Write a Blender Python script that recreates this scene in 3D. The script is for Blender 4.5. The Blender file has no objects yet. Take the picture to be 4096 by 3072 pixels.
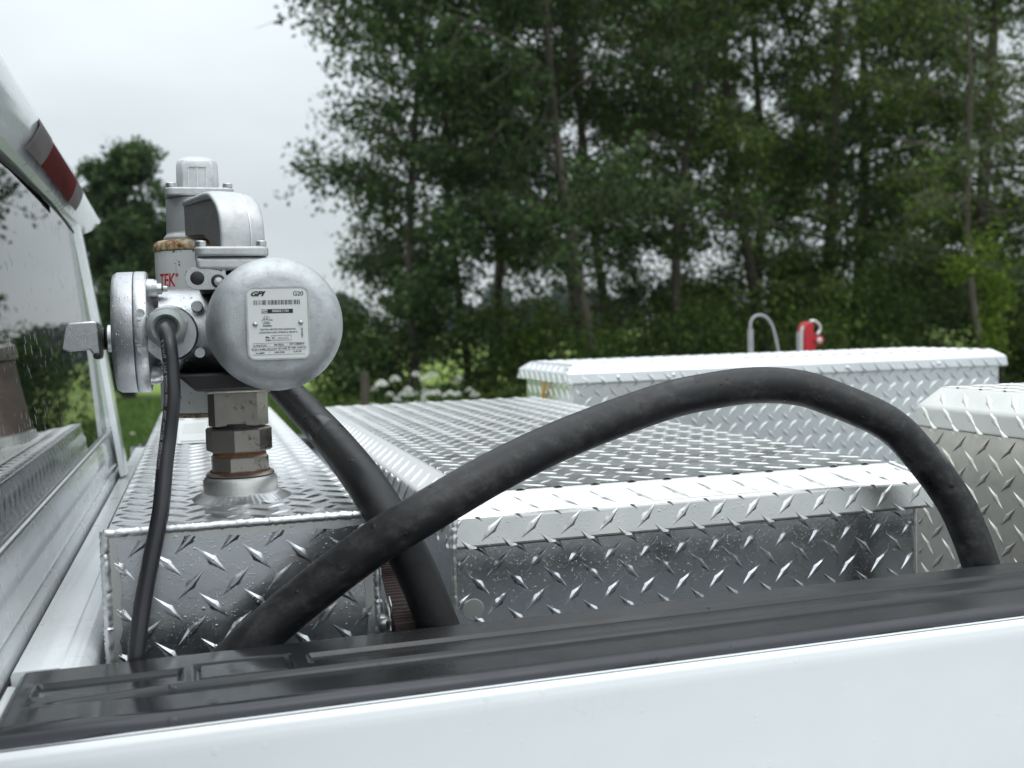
import bpy, bmesh, math, random
import numpy as np
from mathutils import Vector, Matrix, Euler
random.seed(7)
S = bpy.context.scene
COL = S.collection

# ------------------------------------------------------------ camera, sky, sun, exposure
cam_d = bpy.data.cameras.new('camera')
cam = bpy.data.objects.new('camera', cam_d)
COL.objects.link(cam)
cam.matrix_world = Matrix(((0.95652785, 0.04133688, -0.28869662, 0.0),
                           (-0.29046057, 0.04605385, -0.95577806, 0.0),
                           (-0.02621329, 0.99808332, 0.05605852, 1.75),
                           (0, 0, 0, 1)))
cam_d.sensor_width = 36.0
cam_d.lens = 36.31
cam_d.clip_start = 0.02
cam_d.clip_end = 3000
cam_d.dof.use_dof = True
cam_d.dof.focus_distance = 1.04
cam_d.dof.aperture_fstop = 7.0
S.camera = cam

w = bpy.data.worlds.new('World'); S.world = w; w.use_nodes = True
SUN_EL, SUN_ROT = math.radians(58), math.radians(150)
nt = w.node_tree; nt.nodes.clear()
N = nt.nodes.new; LK = nt.links.new
out = N('ShaderNodeOutputWorld'); bg1 = N('ShaderNodeBackground'); bg2 = N('ShaderNodeBackground'); add = N('ShaderNodeAddShader')
sky = N('ShaderNodeTexSky'); sky.sky_type = 'NISHITA'; sky.sun_disc = False
sky.sun_elevation = SUN_EL; sky.sun_rotation = SUN_ROT
LK(sky.outputs[0], bg1.inputs[0]); bg1.inputs[1].default_value = 0.012
tc = N('ShaderNodeTexCoord'); sep = N('ShaderNodeSeparateXYZ'); LK(tc.outputs['Generated'], sep.inputs[0])
# an overcast sky: brighter towards the zenith, softly mottled
grad = N('ShaderNodeMapRange'); grad.inputs[1].default_value = 0.0; grad.inputs[2].default_value = 1.0
grad.inputs[3].default_value = 0.67; grad.inputs[4].default_value = 2.05
pw_ = N('ShaderNodeMath'); pw_.operation = 'POWER'; pw_.inputs[1].default_value = 1.6; mx_ = N('ShaderNodeMath'); mx_.operation = 'MAXIMUM'; mx_.inputs[1].default_value = 0.0
LK(sep.outputs[2], mx_.inputs[0]); LK(mx_.outputs[0], pw_.inputs[0]); LK(pw_.outputs[0], grad.inputs[0])
mp = N('ShaderNodeMapping'); mp.inputs['Scale'].default_value = (1, 1, 2.6); LK(tc.outputs['Generated'], mp.inputs[0])
nz = N('ShaderNodeTexNoise'); nz.inputs['Scale'].default_value = 2.3; nz.inputs['Detail'].default_value = 4; nz.inputs['Roughness'].default_value = .45
LK(mp.outputs[0], nz.inputs['Vector'])
mr = N('ShaderNodeMapRange'); mr.inputs[1].default_value = .3; mr.inputs[2].default_value = .7; mr.inputs[3].default_value = .82; mr.inputs[4].default_value = 1.14
LK(nz.outputs[0], mr.inputs[0])
mul = N('ShaderNodeMath'); mul.operation = 'MULTIPLY'; LK(grad.outputs[0], mul.inputs[0]); LK(mr.outputs[0], mul.inputs[1])
cr = N('ShaderNodeValToRGB'); cr.color_ramp.elements[0].color = (.905, .98, 1.01, 1); cr.color_ramp.elements[1].color = (.93, .995, 1.03, 1)
LK(sep.outputs[2], cr.inputs[0])
LK(cr.outputs[0], bg2.inputs[0]); LK(mul.outputs[0], bg2.inputs[1])
LK(bg1.outputs[0], add.inputs[0]); LK(bg2.outputs[0], add.inputs[1]); LK(add.outputs[0], out.inputs[0])

sun_d = bpy.data.lights.new('sun', 'SUN'); sun_d.energy = 0.5; sun_d.angle = math.radians(25); sun_d.color = (1, .97, .93)
sun = bpy.data.objects.new('sun', sun_d); COL.objects.link(sun)
_a = SUN_ROT
sdir = Vector((math.sin(_a) * math.cos(SUN_EL), math.cos(_a) * math.cos(SUN_EL), math.sin(SUN_EL)))
sun.rotation_euler = sdir.to_track_quat('Z', 'Y').to_euler(); sun.location = (0, -4, 10)

S.view_settings.view_transform = 'Standard'; S.view_settings.look = 'None'
S.view_settings.exposure = 0.08; S.view_settings.gamma = 1.0; S.view_settings.use_curve_mapping = False
S.cycles.max_bounces = 8; S.cycles.transparent_max_bounces = 6

# ------------------------------------------------------------ materials
def mat(name): 
    m = bpy.data.materials.new(name); m.use_nodes = True
    t = m.node_tree; b = t.nodes['Principled BSDF']
    return m, t, b
def setp(b, **k):
    for a, v in k.items():
        a = {'base': 'Base Color', 'rough': 'Roughness', 'metal': 'Metallic', 'coat': 'Coat Weight', 'coatr': 'Coat Roughness', 'ior': 'IOR', 'spec': 'Specular IOR Level', 'trans': 'Transmission Weight', 'sub': 'Subsurface Weight', 'aniso': 'Anisotropic'}[a]
        b.inputs[a].default_value = (*v, 1) if a == 'Base Color' else v
def tex(t, scale, detail=4, rough=.5, kind='NOISE', vec=None, stretch=None):
    n = t.nodes.new({'NOISE': 'ShaderNodeTexNoise', 'VORONOI': 'ShaderNodeTexVoronoi', 'WAVE': 'ShaderNodeTexWave'}[kind])
    n.inputs['Scale'].default_value = scale
    if kind == 'NOISE': n.inputs['Detail'].default_value = detail; n.inputs['Roughness'].default_value = rough
    g = t.nodes.new('ShaderNodeNewGeometry')
    src = g.outputs['Position'] if vec is None else vec
    if stretch:
        mpn = t.nodes.new('ShaderNodeMapping'); mpn.inputs['Scale'].default_value = stretch; t.links.new(src, mpn.inputs[0]); src = mpn.outputs[0]
    t.links.new(src, n.inputs['Vector'])
    return n
def rng(t, sock, a, b, c, d):
    n = t.nodes.new('ShaderNodeMapRange'); t.links.new(sock, n.inputs[0])
    for i, v in enumerate((a, b, c, d)): n.inputs[i + 1].default_value = v
    return n.outputs[0]
def ramp(t, sock, stops):
    n = t.nodes.new('ShaderNodeValToRGB'); t.links.new(sock, n.inputs[0]); e = n.color_ramp.elements
    while len(e) < len(stops): e.new(.5)
    for q, (p, c) in zip(e, stops): q.position = p; q.color = (*c, 1)
    return n.outputs[0]
def math_(t, op, a, b=None, c=None):
    n = t.nodes.new('ShaderNodeMath'); n.operation = op
    for i, v in enumerate((a, b, c)):
        if v is None: continue
        if hasattr(v, 'links'): t.links.new(v, n.inputs[i])
        else: n.inputs[i].default_value = v
    return n.outputs[0]
def mixc(t, f, a, b):
    n = t.nodes.new('ShaderNodeMix'); n.data_type = 'RGBA'
    if hasattr(f, 'links'): t.links.new(f, n.inputs[0])
    else: n.inputs[0].default_value = f
    for i, v in ((6, a), (7, b)):
        if hasattr(v, 'links'): t.links.new(v, n.inputs[i])
        else: n.inputs[i].default_value = (*v, 1)
    return n.outputs[2]
def bump(t, h, strength, dist, prev=None):
    n = t.nodes.new('ShaderNodeBump'); n.inputs['Strength'].default_value = strength; n.inputs['Distance'].default_value = dist
    t.links.new(h, n.inputs['Height'])
    if prev is not None: t.links.new(prev, n.inputs['Normal'])
    return n.outputs[0]
def drops(t, scale, lo, hi, dens, stretch=None):
    """rain drops: round bumps in random voronoi cells"""
    v = tex(t, scale, kind='VORONOI', stretch=stretch)
    sc = t.nodes.new('ShaderNodeSeparateColor'); t.links.new(v.outputs['Color'], sc.inputs[0])
    r = rng(t, sc.outputs[0], 1 - dens, 1, lo, hi)
    r2 = math_(t, 'MAXIMUM', r, 0.0)
    keep = math_(t, 'GREATER_THAN', sc.outputs[0], 1 - dens)
    d = math_(t, 'DIVIDE', v.outputs['Distance'], math_(t, 'MAXIMUM', r2, .001))
    h = math_(t, 'SUBTRACT', 1.0, math_(t, 'MULTIPLY', d, d))
    h = math_(t, 'SQRT', math_(t, 'MAXIMUM', h, 0.0))
    return math_(t, 'MULTIPLY', h, keep)

def metal(name, base=(.86, .87, .88), r0=.18, r1=.34, wet=0.0, nscale=14, bumps=.12, grime=0.0, metallic=1.0, cast=0.0):
    m, t, b = mat(name); setp(b, metal=metallic)
    n1 = tex(t, nscale, 5, .6); n2 = tex(t, 90, 4, .6)
    t.links.new(rng(t, n1.outputs[0], .3, .7, r0, r1), b.inputs['Roughness'])
    dark = tuple(c * .72 for c in base)
    col = mixc(t, rng(t, n1.outputs[0], .35, .75, 0, .5), base, dark)
    if grime: col = mixc(t, rng(t, n2.outputs[0], .5, .75, 0, grime), col, (.12, .10, .085))
    t.links.new(col, b.inputs['Base Color'])
    nn = bump(t, n1.outputs[0], bumps, .004)
    if cast: 
        n3 = tex(t, 900, 3, .7); nn = bump(t, n3.outputs[0], cast, .0006, nn)
    if wet:
        nn = bump(t, drops(t, 420, .15, .42, .40), wet, .0006, nn)
        nn = bump(t, drops(t, 190, .12, .32, .14), wet, .0010, nn)
    t.links.new(nn, b.inputs['Normal'])
    return m
M = {}
M['tread'] = metal('tread_aluminium', (.88, .89, .90), .16, .30, wet=.75)
M['lid'] = metal('lid_aluminium', (.78, .78, .765), .28, .42, wet=.35, nscale=9)
M['treadtop'] = metal('tread_aluminium_lid', (.84, .85, .86), .24, .38, wet=.3, bumps=.25)
M['tank'] = metal('tank_aluminium', (.86, .875, .90), .17, .32, wet=.3, bumps=.2)
M['matte'] = metal('dull_aluminium', (.76, .76, .73), .36, .52, wet=.3, nscale=9)
M['dusty'] = metal('weathered_aluminium', (.68, .66, .60), .38, .55, nscale=10, grime=.15)
M['far'] = metal('tool_box_aluminium', (.88, .90, .91), .30, .42, nscale=6)
M['cast'] = metal('cast_aluminium', (.62, .63, .635), .46, .62, nscale=40, bumps=.2, cast=.7, grime=.18, metallic=.9)
M['can'] = metal('painted_can', (.57, .59, .60), .44, .58, nscale=38, bumps=.25, cast=.5, grime=.30, metallic=.85)
M['webshade'] = metal('casting_painted_shade', (.30, .295, .29), .4, .6, nscale=60, cast=.4, metallic=.8)  # darkened cast metal: shade of the elbow recess put into the colour
M['shiny'] = metal('wet_cast_aluminium', (.58, .59, .605), .26, .42, wet=.55, nscale=40, bumps=.2, cast=.35, grime=.12)
M['steel'] = metal('zinc_steel', (.60, .61, .60), .25, .42, nscale=70)
M['weld'] = metal('weld_bead', (.88, .89, .90), .34, .5, nscale=50)
M['fitting'] = metal('fitting_iron', (.36, .335, .30), .32, .48, nscale=45, cast=.3)

def fitting_rust():
    m = M['fitting']; t = m.node_tree; b = t.nodes['Principled BSDF']
    n = tex(t, 260, 5, .75); n2 = tex(t, 38, 3, .6)
    k = math_(t, 'MULTIPLY', rng(t, n.outputs[0], .5, .58, 0, 1), rng(t, n2.outputs[0], .52, .64, 0, 1))
    base = b.inputs['Base Color'].links[0].from_socket
    t.links.new(mixc(t, k, base, (.03, .022, .018)), b.inputs['Base Color'])
fitting_rust()
def simple(name, base, rough=.5, var=.15, scale=30, wet=0, **k):
    m, t, b = mat(name); setp(b, rough=rough, **k)
    n = tex(t, scale, 4, .6)
    t.links.new(mixc(t, rng(t, n.outputs[0], .3, .7, 0, 1), tuple(c * (1 - var) for c in base), tuple(min(1, c * (1 + var)) for c in base)), b.inputs['Base Color'])
    t.links.new(rng(t, n.outputs[0], .3, .7, rough * .85, min(1, rough * 1.15)), b.inputs['Roughness'])
    if wet:
        nn = bump(t, drops(t, 120, .12, .32, .10), wet, .0012); nn = bump(t, drops(t, 45, .08, .2, .10), wet, .002, nn)
        t.links.new(nn, b.inputs['Normal'])
    return m
M['paint'] = simple('white_paint', (.83, .855, .865), .30, .02, 8, wet=.17, coat=.7, coatr=.06)
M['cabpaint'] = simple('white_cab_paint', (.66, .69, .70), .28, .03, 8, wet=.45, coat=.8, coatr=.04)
M['bedpaint'] = simple('bed_paint', (.76, .79, .80), .3, .03, 12, wet=.3, coat=.4, coatr=.1)
M['dark'] = simple('black_gap', (.012, .012, .013), .7)
M['rubber'] = simple('gasket_rubber', (.015, .015, .016), .45)
M['canister'] = simple('white_enamel', (.74, .76, .74), .34, .03, 20)
M['red'] = simple('red_ink', (.55, .015, .03), .4, .05)
M['ink'] = simple('black_ink', (.02, .02, .022), .5, .05)
M['greyink'] = simple('faded_ink', (.35, .35, .34), .5, .05)
M['plate'] = simple('nameplate_white', (.76, .78, .76), .38, .03, 60)
M['rust'] = simple('rust', (.20, .085, .04), .8, .5, 200)
M['rustmetal'] = simple('rusty_rim', (.42, .25, .10), .6, .6, 120)
def _rr():
    m = M['rustmetal']; t = m.node_tree; n = tex(t, 75, 5, .75)
    t.links.new(ramp(t, n.outputs[0], [(.36, (.05, .025, .015)), (.46, (.30, .15, .05)), (.56, (.52, .42, .27)), (.66, (.66, .62, .52))]), t.nodes['Principled BSDF'].inputs['Base Color'])
_rr()
M['gland'] = simple('grey_nylon', (.33, .36, .35), .5, .06, 40)
M['grey'] = simple('grey_paint', (.36, .36, .38), .45, .1, 20)
M['redpaint'] = simple('red_paint', (.50, .02, .03), .35, .15, 20)
M['yellow'] = simple('yellow_cord', (.75, .36, .02), .6, .1)
M['lens_red'] = simple('red_lens', (.060, .010, .009), .6, .5, 9, spec=.02)
M['lens_clear'] = simple('clear_ribbed_lens', (.10, .09, .09), .6, .2, 12, spec=.02)
M['wood'] = simple('post_wood', (.075, .062, .050), .9, .3, 12)
M['floor'] = simple('bed_liner', (.06, .06, .06), .7, .2, 12)
M['umbel'] = simple('umbel_white', (.75, .76, .70), .8, .05)
M['stem'] = simple('stem_green', (.06, .12, .03), .8, .2)
M['pipe_brown'] = simple('brown_pipe', (.16, .12, .10), .45, .4, 25)
M['black_plastic'] = simple('black_plastic', (.02, .02, .022), .35, .1)

def canister_mat():
    m = M['canister']; t = m.node_tree; b = t.nodes['Principled BSDF']
    g = t.nodes.new('ShaderNodeNewGeometry'); s = t.nodes.new('ShaderNodeSeparateXYZ'); t.links.new(g.outputs['Position'], s.inputs[0])
    n = tex(t, 150, 5, .7); n3 = tex(t, 120, 3, .6, stretch=(1, 1, .12))
    hi = rng(t, s.outputs[2], 1.832, 1.852, 0, 1)
    k = math_(t, 'GREATER_THAN', math_(t, 'ADD', n.outputs[0], math_(t, 'MULTIPLY', hi, .18)), .64)
    streak = math_(t, 'MULTIPLY', rng(t, n3.outputs[0], .62, .74, 0, .6), rng(t, s.outputs[2], 1.76, 1.85, 0, 1))
    base = b.inputs['Base Color'].links[0].from_socket
    c1 = mixc(t, streak, base, (.45, .33, .2)); t.links.new(mixc(t, k, c1, (.10, .05, .025)), b.inputs['Base Color'])
canister_mat()

def hose_mat(name, scuff):
    m, t, b = mat(name)
    n = tex(t, 42, 7, .72, stretch=(1, 1, 1.6)); n2 = tex(t, 150, 5, .75); n3 = tex(t, 14, 2, .5)
    k = math_(t, 'MULTIPLY', rng(t, n.outputs[0], .46, .70, 0.0, 1), rng(t, n2.outputs[0], .35, .65, .2, 1))
    g = t.nodes.new('ShaderNodeNewGeometry'); s = t.nodes.new('ShaderNodeSeparateXYZ'); t.links.new(g.outputs['Normal'], s.inputs[0])
    col = mixc(t, math_(t, 'MULTIPLY', k, scuff), (.006, .0065, .008), (.072, .069, .064))
    wetk = math_(t, 'GREATER_THAN', n3.outputs[0], .62)
    col = mixc(t, math_(t, 'MULTIPLY', wetk, .7), col, (.008, .008, .009))
    t.links.new(col, b.inputs['Base Color'])
    t.links.new(math_(t, 'SUBTRACT', rng(t, n.outputs[0], .3, .7, .42, .60), math_(t, 'MULTIPLY', wetk, .22)), b.inputs['Roughness'])
    nn = bump(t, n2.outputs[0], .25, .0008); nn = bump(t, drops(t, 110, .15, .4, .09), .7, .0014, nn)
    t.links.new(nn, b.inputs['Normal']); setp(b, spec=.5)
    return m
M['hose'] = hose_mat('hose_rubber', 1.0)
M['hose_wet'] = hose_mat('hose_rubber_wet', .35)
m, t, b = mat('cable_rubber'); setp(b, base=(.022, .022, .026), rough=.32); nn = tex(t, 60, 4); t.links.new(bump(t, nn.outputs[0], .2, .001), b.inputs['Normal']); M['cable'] = m

def rail_mat():
    m, t, b = mat('rail_cap_plastic')
    n = tex(t, 420, 3, .7); n2 = tex(t, 13, 6, .62); n4 = tex(t, 16, 5, .6, stretch=(1, 1, 3))
    g = t.nodes.new('ShaderNodeNewGeometry'); s = t.nodes.new('ShaderNodeSeparateXYZ'); t.links.new(g.outputs['Position'], s.inputs[0])
    # rain still lies on the left end: glossier there, in patches
    left = rng(t, s.outputs[0], .0, .28, 1, 0)
    patch = rng(t, n2.outputs[0], .40, .60, 0, 1)
    wetk = math_(t, 'MAXIMUM', math_(t, 'MULTIPLY', patch, rng(t, left, 0, 1, .25, 1)), math_(t, 'MULTIPLY', left, .75))
    facez = math_(t, 'LESS_THAN', s.outputs[2], 1.4815)
    drip = math_(t, 'LESS_THAN', s.outputs[2], math_(t, 'ADD', 1.4665, math_(t, 'MULTIPLY', n4.outputs[0], .014)))
    fdry = math_(t, 'MULTIPLY', facez, math_(t, 'SUBTRACT', 1.0, drip))
    col = mixc(t, n2.outputs[0], (.016, .017, .019), (.026, .027, .028)); col = mixc(t, fdry, col, (.046, .047, .055))
    t.links.new(col, b.inputs['Base Color'])
    r = rng(t, wetk, 0, 1, .40, .07)
    r = math_(t, 'ADD', r, math_(t, 'MULTIPLY', facez, .12))
    t.links.new(r, b.inputs['Roughness'])
    nn = bump(t, n.outputs[0], .05, .0006); setp(b, spec=.42)
    nn = bump(t, drops(t, 70, .10, .32, .10), .5, .0012, nn)
    # knurled strip between the two long grooves
    inr = math_(t, 'MULTIPLY', math_(t, 'GREATER_THAN', s.outputs[1], .830), math_(t, 'LESS_THAN', s.outputs[1], .8495))
    notp = math_(t, 'MAXIMUM', math_(t, 'GREATER_THAN', s.outputs[0], .090), 0.0)
    inr = math_(t, 'MULTIPLY', inr, notp)
    wv = t.nodes.new('ShaderNodeTexWave'); wv.inputs['Scale'].default_value = 150; wv.bands_direction = 'X'; wv.inputs['Distortion'].default_value = 0
    t.links.new(g.outputs['Position'], wv.inputs['Vector'])
    nn = bump(t, math_(t, 'MULTIPLY', wv.outputs['Color'], inr), .5, .0006, nn)
    t.links.new(nn, b.inputs['Normal'])
    return m
M['rail'] = rail_mat()

m, t, b = mat('window_glass'); setp(b, base=(.006, .008, .009), rough=.0, ior=2.1, spec=.5)
nn = bump(t, drops(t, 120, .10, .28, .30, stretch=(1, 1, .35)), .6, .0015); nn = bump(t, drops(t, 160, .1, .3, .15, stretch=(1, 1, .5)), .3, .001, nn)
t.links.new(nn, b.inputs['Normal']); M['glass'] = m

def webbing():
    m, t, b = mat('strap_webbing'); setp(b, rough=.8)
    g = t.nodes.new('ShaderNodeNewGeometry')
    wv = t.nodes.new('ShaderNodeTexWave'); wv.bands_direction = 'Z'; wv.inputs['Scale'].default_value = 150; wv.inputs['Distortion'].default_value = 1.2
    t.links.new(g.outputs['Position'], wv.inputs['Vector'])
    wx = t.nodes.new('ShaderNodeTexWave'); wx.bands_direction = 'X'; wx.inputs['Scale'].default_value = 260
    t.links.new(g.outputs['Position'], wx.inputs['Vector'])
    k = math_(t, 'MULTIPLY', wv.outputs[1], rng(t, wx.outputs[1], 0, 1, .5, 1))
    t.links.new(mixc(t, k, (.012, .010, .010), (.13, .075, .065)), b.inputs['Base Color'])
    t.links.new(bump(t, k, .5, .001), b.inputs['Normal'])
    return m
M['webbing'] = webbing()

def leafm(name, c1, c2, trans=.35):
    m, t, b = mat(name); setp(b, rough=.6, spec=.18)
    n = tex(t, 1.1, 3, .6); n2 = tex(t, 9, 2, .5)
    gi = t.nodes.new('ShaderNodeNewGeometry')
    k = math_(t, 'ADD', math_(t, 'MULTIPLY', n.outputs[0], .55), math_(t, 'MULTIPLY', gi.outputs['Random Per Island'], .45))
    col = mixc(t, rng(t, k, .30, .72, 0, 1), c1, c2); t.links.new(col, b.inputs['Base Color'])
    tr = t.nodes.new('ShaderNodeBsdfTranslucent'); t.links.new(col, tr.inputs[0]); mx = t.nodes.new('ShaderNodeMixShader'); mx.inputs[0].default_value = trans
    o = t.nodes['Material Output']; t.links.new(b.outputs[0], mx.inputs[1]); t.links.new(tr.outputs[0], mx.inputs[2]); t.links.new(mx.outputs[0], o.inputs[0])
    return m
M['leafA'] = leafm('leaf_dark', (.020, .046, .012), (.105, .170, .038))
M['leafB'] = leafm('leaf_mid', (.034, .068, .014), (.150, .220, .044))
M['leafC'] = leafm('leaf_bright', (.070, .130, .025), (.150, .235, .045))
M['leafD'] = leafm('leaf_bluish', (.020, .046, .018), (.105, .168, .055))
M['leafFar'] = leafm('leaf_far', (.035, .060, .040), (.055, .085, .050))
M['leafV'] = leafm('leaf_yellow_green', (.10, .165, .02), (.20, .28, .035), .45)
M['grassblade'] = leafm('grass_blade', (.050, .105, .020), (.120, .190, .045))
def bark(name, a, c):
    m, t, b = mat(name); setp(b, rough=.9)
    n = tex(t, 14, 6, .7, stretch=(1, 1, .3)); t.links.new(mixc(t, rng(t, n.outputs[0], .3, .7, 0, 1), a, c), b.inputs['Base Color'])
    t.links.new(bump(t, n.outputs[0], .6, .02), b.inputs['Normal']); return m
M['bark'] = bark('bark_dark', (.035, .028, .022), (.085, .07, .055))
M['barktwig'] = bark('bark_twig', (.065, .042, .034), (.12, .085, .07))
M['barkmid'] = bark('bark_mid', (.06, .05, .04), (.14, .12, .095))
M['barkpale'] = bark('bark_pale', (.12, .10, .085), (.22, .19, .16))

def ground_mat():
    m, t, b = mat('field_and_lawn'); setp(b, rough=.95, spec=.15)
    g = t.nodes.new('ShaderNodeNewGeometry'); s = t.nodes.new('ShaderNodeSeparateXYZ'); t.links.new(g.outputs['Position'], s.inputs[0])
    n = tex(t, .35, 6, .65); n2 = tex(t, 5, 5, .7); n3 = tex(t, .03, 3, .5, stretch=(1, 3, 1))
    lawn = mixc(t, rng(t, n2.outputs[0], .3, .7, 0, 1), (.055, .105, .022), (.13, .20, .05))
    lawn = mixc(t, rng(t, n.outputs[0], .35, .65, 0, .6), lawn, (.10, .155, .04))
    crop = mixc(t, rng(t, n3.outputs[0], .35, .65, 0, 1), (.15, .225, .05), (.23, .31, .075))
    k = rng(t, s.outputs[1], 24, 34, 0, 1)
    col = mixc(t, k, lawn, crop)
    t.links.new(col, b.inputs['Base Color']); t.links.new(bump(t, n2.outputs[0], .8, .08), b.inputs['Normal'])
    return m
M['ground'] = ground_mat()
M['gravel'] = simple('wet_asphalt', (.13, .135, .145), .7, .4, 40)

# ------------------------------------------------------------ helpers
def link(o, parent=None):
    COL.objects.link(o)
    if parent is not None: o.parent = parent
    return o
def thing(name, label, cat, loc=(0, 0, 0), group=None):
    o = bpy.data.objects.new(name, None); o.empty_display_size = .05; COL.objects.link(o)
    o.location = loc; o['label'] = label; o['category'] = cat
    if group: o['group'] = group
    bpy.context.view_layer.update() if False else None
    return o
def tag(o, label, cat, group=None):
    o['label'] = label; o['category'] = cat
    if group: o['group'] = group
    return o
def off(parent):
    """world offset of a parent chain (all parents are unrotated)"""
    v = Vector((0, 0, 0)); p = parent
    while p is not None: v += p.location; p = p.parent
    return v
def mk(name, verts, faces, m, parent=None, smooth=35, world=True, mats=None, fm=None):
    """mesh object; verts are given in world coordinates and stored relative to the parent"""
    me = bpy.data.meshes.new(name)
    o_ = off(parent) if world else Vector((0, 0, 0))
    me.from_pydata([tuple(Vector(v) - o_) for v in verts], [], faces)
    for q in (mats or [m]): me.materials.append(q)
    if fm is not None: me.polygons.foreach_set('material_index', fm)
    if smooth:
        me.polygons.foreach_set('use_smooth', [True] * len(me.polygons)); me.set_sharp_from_angle(angle=math.radians(smooth))
    me.update()
    return link(bpy.data.objects.new(name, me), parent)
def bevel(o, wd, seg=2, ang=30):
    b = o.modifiers.new('bevel', 'BEVEL'); b.width = wd; b.segments = seg; b.limit_method = 'ANGLE'; b.angle_limit = math.radians(ang)
    b.use_clamp_overlap = True
    return o
class G:
    """collects shapes for one mesh"""
    def __init__(s): s.v = []; s.f = []
    def add(s, v, f):
        n = len(s.v); s.v += [tuple(q) for q in v]; s.f += [tuple(i + n for i in q) for q in f]; return s
    def box(s, x0, x1, y0, y1, z0, z1):
        return s.add([(x0,y0,z0),(x1,y0,z0),(x1,y1,z0),(x0,y1,z0),(x0,y0,z1),(x1,y0,z1),(x1,y1,z1),(x0,y1,z1)],
                     [(3,2,1,0),(4,5,6,7),(0,1,5,4),(1,2,6,5),(2,3,7,6),(3,0,4,7)])
    def lathe(s, prof, c, axis='Z', n=48, ph=0.0, flip=False, sx=1.0):
        """prof: (radius, height) along the axis through c"""
        vs = []; fs = []
        for r, h in prof:
            for i in range(n):
                a = 2 * math.pi * i / n + ph; p, q = r * math.cos(a) * sx, r * math.sin(a)
                v = {'Z': (p, q, h), 'Y': (p, h, q), 'X': (h, p, q)}[axis]
                vs.append((c[0] + v[0], c[1] + v[1], c[2] + v[2]))
        for k in range(len(prof) - 1):
            for i in range(n):
                j = (i + 1) % n; q = (k*n+i, k*n+j, (k+1)*n+j, (k+1)*n+i)
                fs.append(q if (axis != 'Y') else q[::-1])
        for k, rev in ((0, True), (len(prof) - 1, False)):
            q = [k * n + i for i in range(n)]
            if (axis == 'Y'): rev = not rev
            fs.append(tuple(q[::-1] if rev else q))
        return s.add(vs, fs)
    def tube(s, pts, rad, n=16, cap=True, squash=None):
        pts = [Vector(p) for p in pts]; m = len(pts)
        rs = rad if hasattr(rad, '__len__') else [rad] * m
        T = [(pts[min(i+1, m-1)] - pts[max(i-1, 0)]).normalized() for i in range(m)]
        up = Vector((0, 0, 1)) if abs(T[0].z) < .9 else Vector((0, 1, 0))
        nrm = (up - T[0] * up.dot(T[0])).normalized(); vs = []; fs = []
        for i in range(m):
            nrm = (nrm - T[i] * nrm.dot(T[i])).normalized(); bi = T[i].cross(nrm)
            for k in range(n):
                a = 2 * math.pi * k / n; ca, sa = math.cos(a), math.sin(a)
                if squash: 
                    e = squash; ca = math.copysign(abs(ca) ** e, ca); sa = math.copysign(abs(sa) ** e, sa)
                vs.append(pts[i] + (nrm * ca + bi * sa) * rs[i])
        for i in range(m - 1):
            for k in range(n):
                j = (k + 1) % n; fs.append((i*n+k, i*n+j, (i+1)*n+j, (i+1)*n+k))
        if cap: fs.append(tuple(range(n))[::-1]); fs.append(tuple((m-1)*n + k for k in range(n)))
        return s.add(vs, fs)
    def prism(s, poly, axis, a0, a1):
        """poly in the two other axes (in xyz order), extruded along axis"""
        def P(q, a): return {'X': (a, q[0], q[1]), 'Y': (q[0], a, q[1]), 'Z': (q[0], q[1], a)}[axis]
        n = len(poly); vs = [P(q, a0) for q in poly] + [P(q, a1) for q in poly]
        fs = [tuple(range(n))[::-1], tuple(range(n, 2 * n))] + [(i, (i+1) % n, n + (i+1) % n, n + i) for i in range(n)]
        return s.add(vs, fs)
    def build(s, name, m, parent=None, smooth=35, fix=True):
        o = mk(name, s.v, s.f, m, parent, smooth)
        if fix:
            bm = bmesh.new(); bm.from_mesh(o.data); bmesh.ops.recalc_face_normals(bm, faces=bm.faces); bm.to_mesh(o.data); bm.free()
        return o
def spline(pts, per=10):
    """Catmull-Rom through pts"""
    P = [Vector(p) for p in pts]; P = [P[0] * 2 - P[1]] + P + [P[-1] * 2 - P[-2]]; o_ = []
    for i in range(1, len(P) - 2):
        for k in range(per):
            t_ = k / per; a, b_, c, d = P[i-1], P[i], P[i+1], P[i+2]
            o_.append(.5 * ((2*b_) + (c-a)*t_ + (2*a-5*b_+4*c-d)*t_*t_ + (3*b_-a-3*c+d)*t_**3))
    o_.append(P[-2]); return o_
def rrect(x0, x1, y0, y1, r, n=6):
    o_ = []
    for cx, cy, a0 in ((x1-r, y1-r, 0), (x0+r, y1-r, 90), (x0+r, y0+r, 180), (x1-r, y0+r, 270)):
        for k in range(n + 1):
            a = math.radians(a0 + 90 * k / n); o_.append((cx + r * math.cos(a), cy + r * math.sin(a)))
    return o_
def weld(name, a, b_, r, m, parent, step=.0042, wob=.13):
    """weld bead between two points, rippled like stacked coins"""
    a, b_ = Vector(a), Vector(b_); L = (b_ - a).length; n = max(4, int(L / step * 2)); pts = []; rs = []
    for i in range(n + 1):
        pts.append(a.lerp(b_, i / n) + Vector([random.uniform(-1, 1) * r * .10 for _ in range(3)]))
        rs.append(r * (1 + wob * (.5 if i % 2 else -.5) + random.uniform(-.1, .1)))
    return G().tube(pts, rs, 8).build(name, m, parent, 60)

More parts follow.
